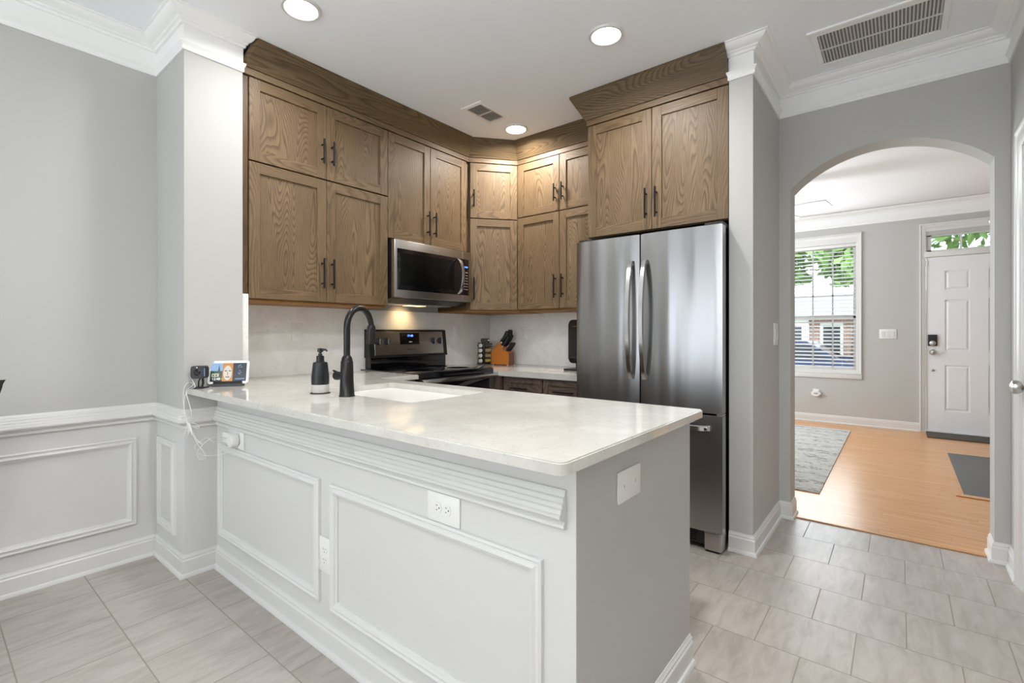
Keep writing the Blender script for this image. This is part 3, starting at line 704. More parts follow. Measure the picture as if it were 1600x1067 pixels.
es = [e for e in g.b.edges if all(abs(v.co.z - CT) < 1e-5 for v in e.verts) and len(e.link_faces) == 2 and any(abs(f.normal.z) < .5 for f in e.link_faces)]
bmesh.ops.bevel(g.b, geom=es, offset=.0035, segments=2, affect='EDGES')
solo('countertop', g, 'counter', 'large cream quartz countertop of the peninsula with the sink cut into it', 'countertop', (-1.6, 1.3, CB), smooth=60)
KT = .897
g = G(); g.prism([(XRW + .002, 2.808), (-2.412, 2.808), (-2.412, 2.835), (-1.636, 2.835), (-1.636, YBW - .002), (XRW + .002, YBW - .002)], 'z', .8535, KT, bev=.002)
solo('countertop', g, 'counter', 'small cream quartz countertop in the corner between range and refrigerator', 'countertop', (-2.3, 3.1, .8535), smooth=60)
g = G(); g.box(XRW + .0005, XRW + .014, 1.128, 3.481, KT + .001, ZL0 - .013); solo('backsplash', g, 'splash', 'speckled quartz backsplash behind the range, full height to the cabinets', 'backsplash', (XRW + .005, 2.3, KT), smooth=None)
g = G(); g.box(XRW + .015, -1.62, YBW - .014, YBW - .0005, KT + .001, ZL0 - .009); solo('backsplash', g, 'splash', 'speckled quartz backsplash on the back wall behind the knife block', 'backsplash', (-2.3, YBW - .01, KT), smooth=None)
# sink
g = G()
def ring(x0, x1, y0, y1, r, z): return [(x, y, z) for x, y in rrect(x0, x1, y0, y1, r)]
o_ = .0
g.rings([ring(SX0 - .02, SX1 + .02, SY0 - .02, SY1 + .02, .05, .886), ring(SX0 - .004, SX1 + .004, SY0 - .004, SY1 + .004, .034, .886),
         ring(SX0 - .002, SX1 + .002, SY0 - .002, SY1 + .002, .036, .880), ring(SX0 + .006, SX1 - .006, SY0 + .006, SY1 - .006, .05, .72),
         ring(SX0 + .03, SX1 - .03, SY0 + .03, SY1 - .03, .05, .692), ring(SX0 + .06, SX1 - .06, SY0 + .06, SY1 - .06, .05, .690),
         ring(SX0 + .05, SX1 - .05, SY0 + .05, SY1 - .05, .05, .676), ring(SX0 - .02, SX1 + .02, SY0 - .02, SY1 + .02, .05, .71)])
r = root('sink', 'white undermount sink set in the peninsula countertop behind the faucet', 'sink', (-1.81, 1.42, .67))
part('basin', g, 'sink', r, smooth=40)
g = G(); g.lathe([(0, .0), (.045, 0), (.045, .003), (.03, .004), (.028, .001), (0, .001)], c=(-1.81, 1.42, .6905)); part('drain', g, 'chrome', r, smooth=40)

# faucet
fx, fy = -1.834, 1.159
r = root('faucet', 'tall matte black gooseneck pull-down faucet standing at the sink edge', 'faucet', (fx, fy, CT))
g = G(); g.lathe([(0, 0), (.033, 0), (.033, .004), (.031, .006), (.0275, .07), (.0255, .148), (.022, .153), (.0, .154)], c=(fx, fy, CT)); part('body', g, 'faucet', r, smooth=50)
dirv = Vector((-.07, .1875)).normalized(); P = [(fx, fy, 1.06), (fx, fy, 1.12), (fx, fy, 1.18)]
R_ = .088; zc_ = 1.205
for k in range(0, 19):
    t = pi * k / 18 * .97; o = R_ - R_ * cos(t); P.append((fx + dirv.x * o, fy + dirv.y * o, zc_ + R_ * sin(t)))
g = G(); g.tube(P, [.0138] * (len(P) - 4) + [.0134, .013, .0126, .0124], 16); g.lathe([(.0, 0), (.0235, 0), (.021, .012), (.0145, .022), (0, .023)], c=(fx, fy, 1.066)); part('spout', g, 'faucet', r, smooth=50)
e = Vector(P[-1]); g = G(); g.tube([e + Vector((0, 0, .006)), e + Vector((0, 0, -.004)), e + Vector((0, 0, -.012)), e + Vector((.001, 0, -.075)), e + Vector((.001, 0, -.082))], [.0150, .0190, .0192, .0212, .0200], 18); part('spray_head', g, 'faucet', r, smooth=50)
g = G(); g.lathe([(0, 0), (.016, 0), (.016, .045), (.0175, .047), (.0185, .052), (.0185, .064), (.014, .07), (0, .07)], ax='x'); g.xf(Matrix.Translation((fx - .018, fy, .997)) @ Matrix.Scale(-1, 4, (1, 0, 0)))
g.tube([(fx - .07, fy, 1.005), (fx - .078, fy - .0, 1.012), (fx - .105, fy, 1.018)], [.006, .005, .004], 10); part('handle', g, 'faucet', r, smooth=50)
# soap dispenser
sx, sy = -2.02, 1.143
r = root('soap_dispenser', 'matte black pump soap dispenser with clear bottom, left of the faucet', 'soap dispenser', (sx, sy, CT))
g = G(); g.lathe([(0, 0), (.043, 0), (.043, .003), (.038, .005), (0, .005)], c=(sx, sy, CT)); part('base', g, 'brownpl', r, smooth=50)
g = G(); g.lathe([(0, 0), (.0365, 0), (.0375, .008), (.0375, .035), (0, .035)], c=(sx, sy, CT + .0052)); part('bottle', g, 'soap', r, smooth=50)
g = G(); g.lathe([(0, 0), (.0378, 0), (.038, .03), (.036, .05), (.0315, .09), (.030, .098), (.018, .100), (.018, .104), (0, .104)], c=(sx, sy, CT + .0403)); part('sleeve', g, 'blackpl', r, smooth=50)
g = G(); g.lathe([(0, 0), (.0165, 0), (.0165, .022), (.009, .024), (.0085, .032), (0, .033)], c=(sx, sy, CT + .1445)); part('collar', g, 'blackpl', r, smooth=50)
g = G(); g.lathe([(0, 0), (.0065, 0), (.0065, .006), (.0125, .007), (.0125, .022), (0, .024)], c=(sx, sy, CT + .1778)); g.tube([(sx, sy, CT + .194), (sx + .024, sy + .012, CT + .195), (sx + .031, sy + .0155, CT + .188)], [.006, .0045, .0035], 10); part('pump_head', g, 'blackpl', r, smooth=50)

# ------------------------------------------------------------------ microwave
r = root('microwave', 'stainless over-the-range microwave with black glass door', 'microwave', (-2.9, 2.42, 1.40))
mx, my0, my1, mz0, mz1 = -2.660, 2.040, 2.792, 1.428, 1.822
g = G(); g.prism([(XRW + .016, 1.405), (-2.80, 1.398), (mx - .045, 1.425), (mx - .045, 1.828), (XRW + .016, 1.828)], 'y', my0 + .003, my1 - .003); part('body', g, 'blackpl', r, smooth=None)
g = G(); g.box(mx - .044, mx, my0, my1, mz0, mz1, .004); md = part('door', g, 'steelr', r)
g = G(); g.box(mx - .002, mx + .0015, 2.062, 2.760, 1.479, 1.762, .003); part('door_glass', g, 'blackgl', md)
g = G(); g.box(mx + .0012, mx + .0022, 2.09, 2.60, 1.51, 1.735, .001); part('window_screen', g, 'ovenglass', md)
g = G(); g.box(mx + .0, mx + .0006, 2.693, 2.695, mz0 + .002, 1.478); part('door_seam', g, 'logolight', md); g = G(); g.box(mx + .0, mx + .0006, 2.693, 2.695, 1.763, mz1 - .002); part('door_seam', g, 'logolight', md)
g = G()
for k in range(15):
    t = k / 14; z = 1.484 + .272 * t; bow = .052 * sin(pi * t) ** .55 if 0 < t < 1 else 0
    if k == 0: rs = []
    cxx = mx + .006 + bow; wd = .011
    rs.append([(cxx, 2.640 - wd, z), (cxx + .008, 2.640 - wd + .002, z), (cxx + .008, 2.640 + wd - .002, z), (cxx, 2.640 + wd, z)])
rs = [[(a, b_, z) for a, b_, z in q] for q in rs]
g.rings(rs); part('handle', g, 'steelh', md, smooth=50)
text('clock_display', '12:48', .017, (mx + .0022, 2.728, 1.700), FACE_X, 'blueled', md)
g = G()
for i in range(7):
    for j in range(3): g.box(mx + .0015, mx + .0021, 2.708 + j * .016, 2.713 + j * .016, 1.655 - i * .022, 1.659 - i * .022)
part('keypad', g, 'whiteled', md, smooth=None)
text('logo', 'Whirlpool', .020, (mx + .0002, 2.405, 1.792), FACE_X, 'logolight', md)
g = G(); g.tube([(mx + .0005, 2.405 + .043 * cos(t), 1.792 + .012 * sin(t)) for t in [2 * pi * k / 30 for k in range(30)]], .0007, 6, closed=True); part('logo_ring', g, 'logolight', md)
g = G(); g.box(-2.98, -2.82, 2.12, 2.72, 1.392, 1.402, .002); part('vent_grille', g, 'silver', r)
g = G(); g.box(-2.95, -2.87, 2.34, 2.50, 1.389, 1.3925); part('lamp_lens', g, 'amber', r)
sp = bpy.data.lights.new('microwave_lamp', 'SPOT'); sp.energy = 2.6; sp.color = (1, .68, .32); sp.spot_size = radians(112); sp.spot_blend = 1.0; sp.shadow_soft_size = .02
so = bpy.data.objects.new('microwave_lamp', sp); COL.objects.link(so); so.location = (-2.94, 2.41, 1.385); so.rotation_euler = (0, radians(48), 0)

# ------------------------------------------------------------------ range
ry0, ry1 = 2.046, 2.802; rz = .915; gy0, gy1 = ry0 + .028, ry1 + .028
r = root('range', 'stainless electric range with black glass cooktop under the microwave', 'range', (-2.75, 2.42, 0))
g = G(); g.box(XRW + .02, -2.475, ry0, ry1, .05, .885, .003); part('body', g, 'blackpl', r)
g = G(); g.box(XRW + .016, -2.455, ry0 - .004, ry1 + .004, .888, rz + .006, .005); part('cooktop', g, 'blackgl', r)
for (bx, by, br_) in ((-2.62, 2.23, .1), (-2.62, 2.60, .085), (-2.88, 2.23, .075), (-2.88, 2.60, .1)):
    g = G(); g.lathe([(br_, 0), (br_, .0006), (br_ - .003, .0006), (br_ - .003, 0)], c=(bx, by, rz + .0062), n=36); part('burner_mark', g, 'logo', r)
g = G(); g.box(-2.455, -2.436, ry0, ry1, .862, rz + .004, .004); part('front_lip', g, 'blackgl', r)
g = G(); g.box(-2.474, -2.430, ry0, ry1, .20, .855, .004); od = part('oven_door', g, 'blackgl', r)
g = G(); g.box(-2.431, -2.4275, ry0 + .002, ry1 - .002, .20, .30, .001); g.box(-2.431, -2.4275, ry0 + .002, ry0 + .05, .3, .85); g.box(-2.431, -2.4275, ry1 - .05, ry1 - .002, .3, .85); part('door_trim', g, 'steelr', od)
g = G(); g.box(-2.398, -2.372, ry0 + .004, ry1 - .012, .853, .882, .006)
for y in (ry0 + .03, ry1 - .04): g.box(-2.432, -2.39, y - .012, y + .012, .855, .878, .003)
part('handle', g, 'steelh', od)
g = G(); g.box(-2.474, -2.430, ry0, ry1, .055, .195, .004); part('storage_drawer', g, 'steelr', r)
g = G()
g.prism([(XRW + .016, rz + .004), (-2.995, rz + .004), (-2.995, 1.0), (-3.005, 1.01), (-3.005, 1.1), (XRW + .016, 1.1)], 'y', gy0 + .012, gy1 - .004)
bgd = part('backguard', g, 'blackgl', r, smooth=None)
g = G(); g.prism([(XRW + .016, 1.0), (-2.985, 1.0), (-2.988, 1.012), (-3.012, 1.204), (-3.022, 1.210), (XRW + .016, 1.210)], 'y', gy0 + .002, gy1 + .010); cp = part('control_housing', g, 'blackpl', r, smooth=None)
def onp(z, o=0): return -2.988 - (z - 1.012) * .125 + o      # tilted control face
g = G(); a, b_ = 1.017, 1.195
g.rings([[(onp(a), gy0 + .045, a), (onp(a), gy1 - .03, a), (onp(b_), gy1 - .03, b_), (onp(b_), gy0 + .045, b_)], [(onp(a, .003), gy0 + .047, a + .002), (onp(a, .003), gy1 - .032, a + .002), (onp(b_, .003), gy1 - .032, b_ - .002), (onp(b_, .003), gy0 + .047, b_ - .002)]]); part('control_panel', g, 'steelr', cp, smooth=None)
g = G(); a, b_ = 1.095, 1.185
g.rings([[(onp(z, o), y, z) for y, z in ((2.353, a), (2.543, a), (2.543, b_), (2.353, b_))] for o in (.0025, .0055)]); part('display', g, 'blackgl', cp, smooth=None)
text('clock_digits', '12:48', .026, (onp(1.16, .0058), 2.453, 1.160), FACE_X, 'blueled', cp)
text('display_words', 'OVEN', .012, (onp(1.115, .0058), 2.453, 1.113), FACE_X, 'whiteled', cp)
text('logo', 'Whirlpool', .022, (onp(1.055, .0034), 2.458, 1.055), FACE_X, 'logo', cp)
for y in (2.151, 2.226, 2.693, 2.765):
    g = G(); zk = 1.120
    g.lathe([(0, 0), (.026, 0), (.026, .004), (.021, .006), (.0195, .020), (.017, .024), (0, .024)], ax='x', n=24); g.xf(Matrix.Translation((onp(zk, .003), y, zk)))
    g.box(onp(zk, .024), onp(zk, .034), y - .004, y + .004, zk - .019, zk + .019, .002, mi=1)
    part('knob', g, ['logo', 'silver'], cp, smooth=40)

# ------------------------------------------------------------------ refrigerator
FX0_, FXM0, FXM1, FX1_, FY = -1.624, -1.1955, -1.1875, -.7305, 2.680
fz0, fzs, fz1 = .112, .742, 1.764
r = root('refrigerator', 'large stainless french-door refrigerator with bottom freezer drawer', 'refrigerator', (-1.18, 3.05, 0))
g = G(); g.box(FX0_ + .004, FX1_ - .012, FY + .085, 3.44, .03, 1.755, .004); part('cabinet', g, 'blackpl', r)
g = G(); g.box(FX0_ + .03, FX1_ - .03, FY + .07, FY + .09, .1, 1.74); part('gasket', g, 'darkgap', r)
def curved(x0, x1, z0, z1, y0=FY, t=.068, crown=.006):
    """fridge door front, very slightly crowned"""
    g = G(); n = 12; pts = [(x0 + (x1 - x0) * i / n, y0 + .004 - crown * sin(pi * i / n) * .6 + (.004 if i in (0, n) else 0)) for i in range(n + 1)]
    g.prism(pts + [(x1, y0 + t), (x0, y0 + t)], 'z', z0, z1, bev=.003); return g
def handle_v(x, side):
    g = G(); rs = []
    for k in range(25):
        t = k / 24; z = .912 + .698 * t; yo = .016 + .056 * sin(pi * t) ** .7; w = .0165
        th = .012
        if k in (0, 24): yo = .013
        rs.append([(x - w, FY - yo + th, z), (x - w * .7, FY - yo, z), (x + w * .7, FY - yo, z), (x + w, FY - yo + th, z)])
    g.rings(rs); 
    for z in (.925, 1.597): g.box(x - .012, x + .012, FY - .012, FY + .004, z - .012, z + .012, .002)
    return g
dl = part('door', curved(FX0_, FXM0, fzs + .009, fz1), 'steel', r); part('handle', handle_v(-1.243, -1), 'steelh', dl, smooth=50)
dr = part('door', curved(FXM1, FX1_, fzs + .009, fz1), 'steel', r); part('handle', handle_v(-1.158, 1), 'steelh', dr, smooth=50)
df = part('freezer_drawer', curved(FX0_, FX1_, fz0, fzs - .002), 'steel', r)
g = G(); rs = []
for k in range(25):
    t = k / 24; x = -1.59 + .80 * t; yo = .030 + .03 * sin(pi * t) ** .8
    if k in (0, 24): yo = .012
    rs.append([(x, FY - yo + .012, .655), (x, FY - yo, .659), (x, FY - yo, .681), (x, FY - yo + .012, .685)])
g.rings(rs)
for x in (-1.57, -.81): g.box(x - .014, x + .014, FY - .03, FY + .004, .66, .68, .003)
part('handle', g, 'steelh', df, smooth=50)
g = G(); g.box(FX0_ + .02, FX1_ - .10, FY + .03, FY + .06, .03, .108); 
for i in range(5): g.box(FX0_ + .05, FX1_ - .14, FY + .022, FY + .03, .04 + i * .013, .046 + i * .013)
part('kick_grille', g, 'blackpl', r)
g = G(); g.box(FX1_ - .095, FX1_ - .004, FY + .012, FY + .10, .012, .112, .004); part('foot_bracket', g, 'steelr', r)
for a, b_, c, d, e_ in ((FX1_ - .09, FX1_ - .02, FY + .02, FY + .12, .012), (FX0_ + .02, FX0_ + .09, FY + .02, FY + .12, .03), (FX1_ - .09, FX1_ - .02, 3.3, 3.4, .03), (FX0_ + .02, FX0_ + .09, 3.3, 3.4, .03)):
    g = G(); g.box(a, b_, c, d, 0, e_); part('foot', g, 'blackpl', r)
g = G(); g.box(FX1_ - .10, FX1_ - .004, FY + .03, FY + .14, 1.755, 1.782, .004); part('hinge_cover', g, 'blackpl', r); g = G(); g.box(FX0_ + .004, FX0_ + .1, FY + .03, FY + .14, 1.755, 1.782, .004); part('hinge_cover', g, 'blackpl', r)
g = G(); g.box(FX1_ - .03, FX1_ + .001, FY + .01, FY + .06, fzs - .001, fzs + .008); part('middle_hinge', g, 'silver', r)

# ------------------------------------------------------------------ outlets and plates
def plate(name, label, cat, loc, rz, w, h, kind, group=None, n=1):
    r = root(name, label, cat, loc, rz, group)
    g = G(); g.box(-w / 2, w / 2, -.006, .0, -h / 2, h / 2, .002); part('plate', g, 'plastic', r, world=False)
    if kind in ('duplex_v', 'duplex_h'):
        for s in (-1, 1):
            g = G(); n_ = 20
            pts = []
            for k in range(n_):
                t = 2 * pi * k / n_; pts.append((max(-.0165, min(.0165, .018 * cos(t))), .0135 * sin(t) * 1.05))
            if kind == 'duplex_v': q = [(x, z + s * .0195) for x, z in pts]
            else: q = [(z + s * .0195, x) for x, z in pts]
            g.prism(q, 'y', -.0085, -.0055); rc = part('receptacle', g, 'plastic', r, world=False, smooth=None)
            g = G()
            if kind == 'duplex_v': g.box(-.0075, -.0055, -.0088, -.008, s * .0195 + .001, s * .0195 + .008); g.box(.0055, .0075, -.0088, -.008, s * .0195 + .002, s * .0195 + .008); g.box(-.002, .002, -.0088, -.008, s * .0195 - .008, s * .0195 - .004)
            else:
                c = s * .0195; g.box(c - .007, c - .001, -.0088, -.008, .0055, .0075); g.box(c - .007, c - .001, -.0088, -.008, -.0075, -.0055); g.box(c + .004, c + .008, -.0088, -.008, -.002, .002)
            part('slots', g, 'slot', rc, world=False, smooth=None)
    elif kind == 'rocker':
        for i in range(n):
            c = (i - (n - 1) / 2) * .046
            g = G(); g.prism([(c - .016, -.033), (c + .016, -.033), (c + .016, .033), (c - .016, .033)], 'y', -.0105, -.0055, bev=.001); part('rocker', g, 'white', r, world=False)
    elif kind == 'blank':
        for x in (-.035, .035): g = G(); g.box(x - .002, x + .002, -.0066, -.0058, -.004, .004); part('screw', g, 'nickel', r, world=False, smooth=None)
    return r
plate('wall_outlet', 'white duplex outlet on the backsplash behind the soap dispenser', 'outlet', (XRW + .0145, 1.570, 1.187), 90, .074, .118, 'duplex_v')
plate('light_switch', 'white single switch on the backsplash between range and spice rack', 'switch', (XRW + .0145, 3.022, 1.182), 90, .074, .118, 'rocker')
plate('wall_outlet', 'white duplex outlet on the backsplash right of the knife block', 'outlet', (-2.655, YBW - .0145, 1.183), 0, .074, .118, 'duplex_v')
plate('wall_outlet', 'white sideways duplex outlet under the chair rail on the peninsula', 'outlet', (-1.034, YN - .0005, .672), 0, .134, .086, 'duplex_h')
plate('wall_outlet', 'white upright duplex outlet between the two peninsula panels', 'outlet', (-1.674, YN - .0005, .352), 0, .076, .130, 'duplex_v')
plate('wall_outlet', 'white sideways outlet near the pillar with a charger plugged in', 'outlet', (-2.465, YN - .0005, .676), 0, .164, .086, 'duplex_h')
plate('blank_plate', 'blank white cover plate on the grey end of the peninsula', 'wall plate', (XE + .0012, 1.246, .767), 90, .14, .086, 'blank')
plate('light_switch', 'white switch plate on the grey pillar side left of the arch', 'switch', (XQ1 + .0005, 3.385, 1.176), 90, .118, .136, 'rocker', n=2)
plate('light_switch', 'white triple switch plate between living room window and front door', 'switch', (-.112, YD - .0005, 1.172), 0, .170, .118, 'rocker', n=3)
# charger + cord
r = root('phone_charger', 'round white plug charger pushed into the outlet near the pillar', 'charger', (-2.44, YN - .01, .676))
g = G(); g.lathe([(0, 0), (.028, 0), (.032, .005), (.032, .028), (.028, .034), (0, .035)], ax='y'); g.xf(Matrix.Translation((-2.445, YN - .010, .678)) @ Matrix.Scale(-1, 4, (0, 1, 0))); part('plug_body', g, 'plastic', r, smooth=45)
g = G(); g.box(-2.565, -2.48, YN - .032, YN - .007, .655, .705, .007); part('adapter', g, 'plastic', r)
def spline(pts, n=8):
    P = [Vector(p) for p in pts]; P = [P[0]] + P + [P[-1]]; out = []
    for i in range(1, len(P) - 2):
        for k in range(n):
            t = k / n; a, b_, c, d = P[i - 1:i + 3]
            out.append(.5 * ((2 * b_) + (c - a) * t + (2 * a - 5 * b_ + 4 * c - d) * t * t + (3 * b_ - a - 3 * c + d) * t ** 3))
    out.append(P[-2]); return out
def at(u, v, y):        # photo pixel to point on plane Y=y (cord control points)
    a, b_ = (u - 800) / 753, -(v - 520.3) / 753; c_, s_ = cos(radians(38.8)), sin(radians(38.8))
    rx, ry = a * c_ - s_, a * s_ + c_; t = y / ry; return Vector((rx * t, y, 1.183 + b_ * t))
r = root('charging_cord', 'thin white looped cord hanging from the counter corner to the outlet', 'cord', tuple(at(297, 640, .815)))
g = G()
c1 = [at(303, 597, .90), at(300, 593, .85), at(305, 604, .83), at(297, 608, .822), at(289, 618, .815), at(288, 640, .81), at(292, 660, .81), at(300, 676, .82), at(309, 694, .83), at(318, 706, .84), at(321, 715, .845), at(312, 718, .845), at(308, 708, .842), at(314, 698, .84), at(322, 690, .84), at(332, 684, .86), at(345, 683, .90), at(355, 685, .94)]
c2 = [at(300, 600, .86), at(293, 598, .835), at(287, 610, .818), at(287, 632, .812), at(291, 655, .812), at(297, 664, .815), at(306, 685, .83), at(316, 695, .84), at(309, 702, .842), at(304, 698, .84), at(312, 690, .84), at(324, 684, .85), at(334, 690, .87), at(350, 688, .92)]
c3 = [at(296, 598, .85), at(302, 599, .84), at(299, 604, .83), at(291, 612, .82), at(296, 632, .813), at(299, 645, .812), at(297, 662, .815), at(304, 668, .82), at(311, 669, .82), at(308, 663, .82), at(299, 660, .815)]
c4 = [at(310, 708, .842), at(322, 712, .85), at(340, 711, .88), at(355, 707, .91), at(368, 700, .93), at(372, 695, YN - .045)]
for c in (c1, c2, c3, c4): g.tube(spline(c), .0013, 6)
part('strands', g, 'cord', r, smooth=60)
g = G()
for k in range(7):
    a = k / 6; c = [at(293 + a * 3, 661, .812), at(289 + a * 9, 671, .808 + .003 * (k % 2)), at(288 + a * 12, 680 - 3 * (k % 3), .808), at(290 + a * 9, 672, .806), at(294 + a * 2, 662, .810)]
    g.tube(spline(c), .0013, 6)
part('coil', g, 'cord', r, smooth=60)
# smart display
r = root('smart_display', 'small white-framed smart display leaning beside the pillar on the counter', 'smart display', (-2.66, 1.02, CT))
def disp():      # local frame: width along x, screen faces -y, tilted back
    return Matrix.Translation((-2.640, .996, CT)) @ Matrix.Rotation(radians(56), 4, 'Z')
T = disp() @ Matrix.Translation((0, 0, .014)) @ Matrix.Rotation(radians(-17), 4, 'X') @ Matrix.Scale(1.06, 4)
g = G(); g.prism(rrect(-.086, .086, 0, .112, .010), 'y', 0, .010, bev=.0015); g.xf(T); fr_ = part('frame', g, 'plastic', r)
def plate_m(nm_, x0, x1, z0, z1, mat, y=-.0008, par=None):
    g = G(); g.box(x0, x1, y, y + .0006, z0, z1); g.xf(T); return part(nm_, g, mat, par or r, smooth=None)
def em(name, c, s=.9): M[name] = simple(name, (0, 0, 0), .2, emit=sr(*c), es=s)
em('scr_dark', (26, 28, 38)); em('scr_sky', (140, 180, 220)); em('scr_green', (60, 80, 66)); em('scr_house', (200, 196, 180)); em('scr_orange', (205, 140, 60)); em('scr_pale', (220, 215, 205)); em('scr_blue', (110, 150, 200)); em('scr_yel', (190, 180, 40)); em('scr_white', (250, 250, 250), 1.2)
scr = plate_m('screen', -.076, .076, .011, .100, 'scr_dark', par=fr_)
Y1_ = -.0011
g = G()
# photo at left: sky, tree, house
g.mi = 0
def q(x0, x1, z0, z1, mi, y=-.0012): g.box(x0, x1, y, y + .0003, z0, z1, mi=mi)
q(-.076, -.026, .035, .100, 0); q(-.076, -.026, .022, .062, 1, -.0014); q(-.070, -.040, .034, .050, 2, -.0016); q(-.066, -.060, .038, .044, 3, -.0018); q(-.054, -.048, .038, .044, 3, -.0018)
g.prism([(-.074, .050), (-.036, .050), (-.055, .062)], 'y', -.0017, -.0015, mi=1)
g.prism([(-.046, .058), (-.036, .058), (-.041, .094)], 'y', -.0017, -.0015, mi=1)
q(-.026, .018, .011, .100, 4); 
g.prism([(.018 * cos(t) - .004, .052 + .036 * sin(t)) for t in [2 * pi * k / 20 for k in range(20)]], 'y', -.0016, -.0013, mi=5)
q(-.017, -.007, .060, .064, 3, -.0019); q(0, .010, .060, .064, 3, -.0019); q(-.006, -.002, .040, .056, 4, -.0019); q(-.012, .005, .030, .034, 3, -.0019)
for x, z in ((.040, .085), (.046, .088), (.038, .078), (.050, .078), (.044, .060), (.040, .048), (.049, .052), (.044, .044)): q(x, x + .006, z, z + .004, 6)
q(.030, .070, .020, .025, 6); q(-.030, -.018, .020, .026, 7, -.0021)
g.xf(T); part('picture', g, ['scr_sky', 'scr_green', 'scr_house', 'scr_dark', 'scr_orange', 'scr_pale', 'scr_blue', 'scr_yel'], scr, smooth=None)
c = bpy.data.curves.new('clock_text', 'FONT'); c.body = '12:48'; c.size = .016; c.extrude = .0002; c.align_x = 'CENTER'
t_ = bpy.data.objects.new('clock_text', c); COL.objects.link(t_); bpy.context.view_layer.update()
me = bpy.data.meshes.new_from_object(t_.evaluated_get(bpy.context.evaluated_depsgraph_get())); bpy.data.objects.remove(t_)
me.materials.clear(); me.materials.append(M['scr_white']); me.transform(INV[r.name] @ T @ Matrix.Translation((-.051, -.0022, .018)) @ Matrix.Rotation(radians(90), 4, 'X'))
o = bpy.data.objects.new('clock_text', me); COL.objects.link(o); o.parent = scr
g = G(); g.prism([(-.012, 0), (.055, 0), (.040, .05), (.010, .035), (-.008, .014)], 'x', -.065, .065); g.xf(disp()); part('base', g, 'blackpl', r, smooth=None)
# little camera
r = root('indoor_camera', 'small square black indoor camera on a bracket at the counter corner', 'camera', (-2.668, .905, CT))
TC = Matrix.Translation((-2.662, .878, CT)) @ Matrix.Rotation(radians(42), 4, 'Z') @ Matrix.Scale(1.12, 4)
g = G(); g.box(-.026, .026, -.030, .030, 0, .005, .002); g.xf(TC); part('base', g, 'blackpl', r)
g = G(); g.tube([(0, .018, .004), (0, .026, .02), (0, .022, .045)], .0045, 10); g.tube([(-.012, .012, .004), (-.010, .010, .03), (0, .008, .045)], .003, 8); g.xf(TC); part('bracket', g, 'blackpl', r)
g = G(); g.prism([(x, z + .070) for x, z in rrect(-.027, .027, -.027, .027, .009)], 'y', -.020, .022, bev=.002); g.xf(TC); bd = part('housing', g, 'blackpl', r)
g = G(); g.lathe([(0, 0), (.014, 0), (.014, .002), (.010, .003), (.008, .001), (0, .001)], ax='y'); g.xf(TC @ Matrix.Translation((0, -.0195, .070)) @ Matrix.Scale(-1, 4, (0, 1, 0))); part('lens', g, 'blackgl', bd, smooth=40)
g = G(); g.box(-.002, .002, -.0212, -.020, .089, .093); g.xf(TC); part('status_light', g, 'scr_white', bd)
g = G(); g.box(.0268, .0276, -.016, -.010, .052, .088, .0); g.xf(TC); part('blue_side', g, 'scr_blue', bd)

# ------------------------------------------------------------------ spice rack, knives, small appliance
def copytree(o, parent=None):
    c = o.copy(); COL.objects.link(c)
    if parent: c.parent = parent
    for ch in list(o.children): copytree(ch, c)
    return c
SXc, SYc = -2.985, 3.295
TR = Matrix.Translation((SXc, SYc, KT)) @ Matrix.Rotation(radians(52), 4, 'Z') @ Matrix.Scale(1.06, 4)
RS = root('spice_rack', 'black countertop rack holding round spice jars in the backsplash corner', 'spice rack', (SXc, SYc, KT))
g = G(); g.box(-.052, .052, -.038, .038, 0, .006, .002); g.box(-.010, .008, -.040, .040, .006, .195, .003)
for z in (.008, .052, .096, .140, .184): g.box(-.052, .052, -.036, .036, z, z + .0025)
g.xf(TR); part('frame', g, 'blackpl', RS)
em('dummy', (0, 0, 0)); del M['dummy']
SP = [simple('spice_%s' % n, sr(*c), .7) for n, c in (('olive', (90, 84, 60)), ('sand', (186, 166, 116)), ('tan', (196, 168, 112)), ('gold', (178, 158, 70)))]
for i, n in enumerate(('s0', 's1', 's2', 's3')): M[n] = SP[i]
ADJ = ['topmost', 'second from the top', 'third from the top', 'lowest']
def jar(x, z, side, mat, label, tf=TR):
    """jar lying on its side, lid pointing along local -x (side -1) or front"""
    p = tf @ Vector((x, 0, z)); r = root('spice_jar', label, 'spice jar', tuple(p), 0, 'spice jars in the countertop rack')
    g = G()
    if side == 'front':      # lid faces the viewer (-y)
        g.lathe([(0, 0), (.0185, 0), (.0185, .06), (0, .06)], ax='y', n=20); g.xf(tf @ Matrix.Translation((x, -.022, z))); part('glass', g, mat, r, smooth=45)
        g = G(); g.lathe([(0, 0), (.0195, 0), (.0195, .014), (.016, .017), (.015, .015), (0, .015)], ax='y', n=24); g.xf(tf @ Matrix.Translation((x, -.022, z)) @ Matrix.Scale(-1, 4, (0, 1, 0))); part('lid', g, 'jarlid', r, smooth=45)
    else:                    # seen from the side, lid to the right
        g.lathe([(0, 0), (.0175, 0), (.0175, .056), (0, .056)], ax='x', n=20); g.xf(tf @ Matrix.Translation((x - .034, -.012, z))); part('glass', g, mat, r, smooth=45)
        g = G(); g.lathe([(0, 0), (.0185, 0), (.0185, .014), (.016, .016), (0, .016)], ax='x', n=24); g.xf(tf @ Matrix.Translation((x + .0225, -.012, z))); part('lid', g, 'jarlid', r, smooth=45)
for i in range(4):
    z = .163 - i * .044
    jar(-.031, z, 'front', 's%d' % i, 'spice jar, silver lid facing out, %s in the rack left column' % ADJ[i])
    jar(.036, z, 'side', 's%d' % i, 'spice jar lying lengthwise, %s in the rack right column' % ADJ[i])
jar(.010, .206, 'side', 's0', 'spice jar lying across the top of the black rack')
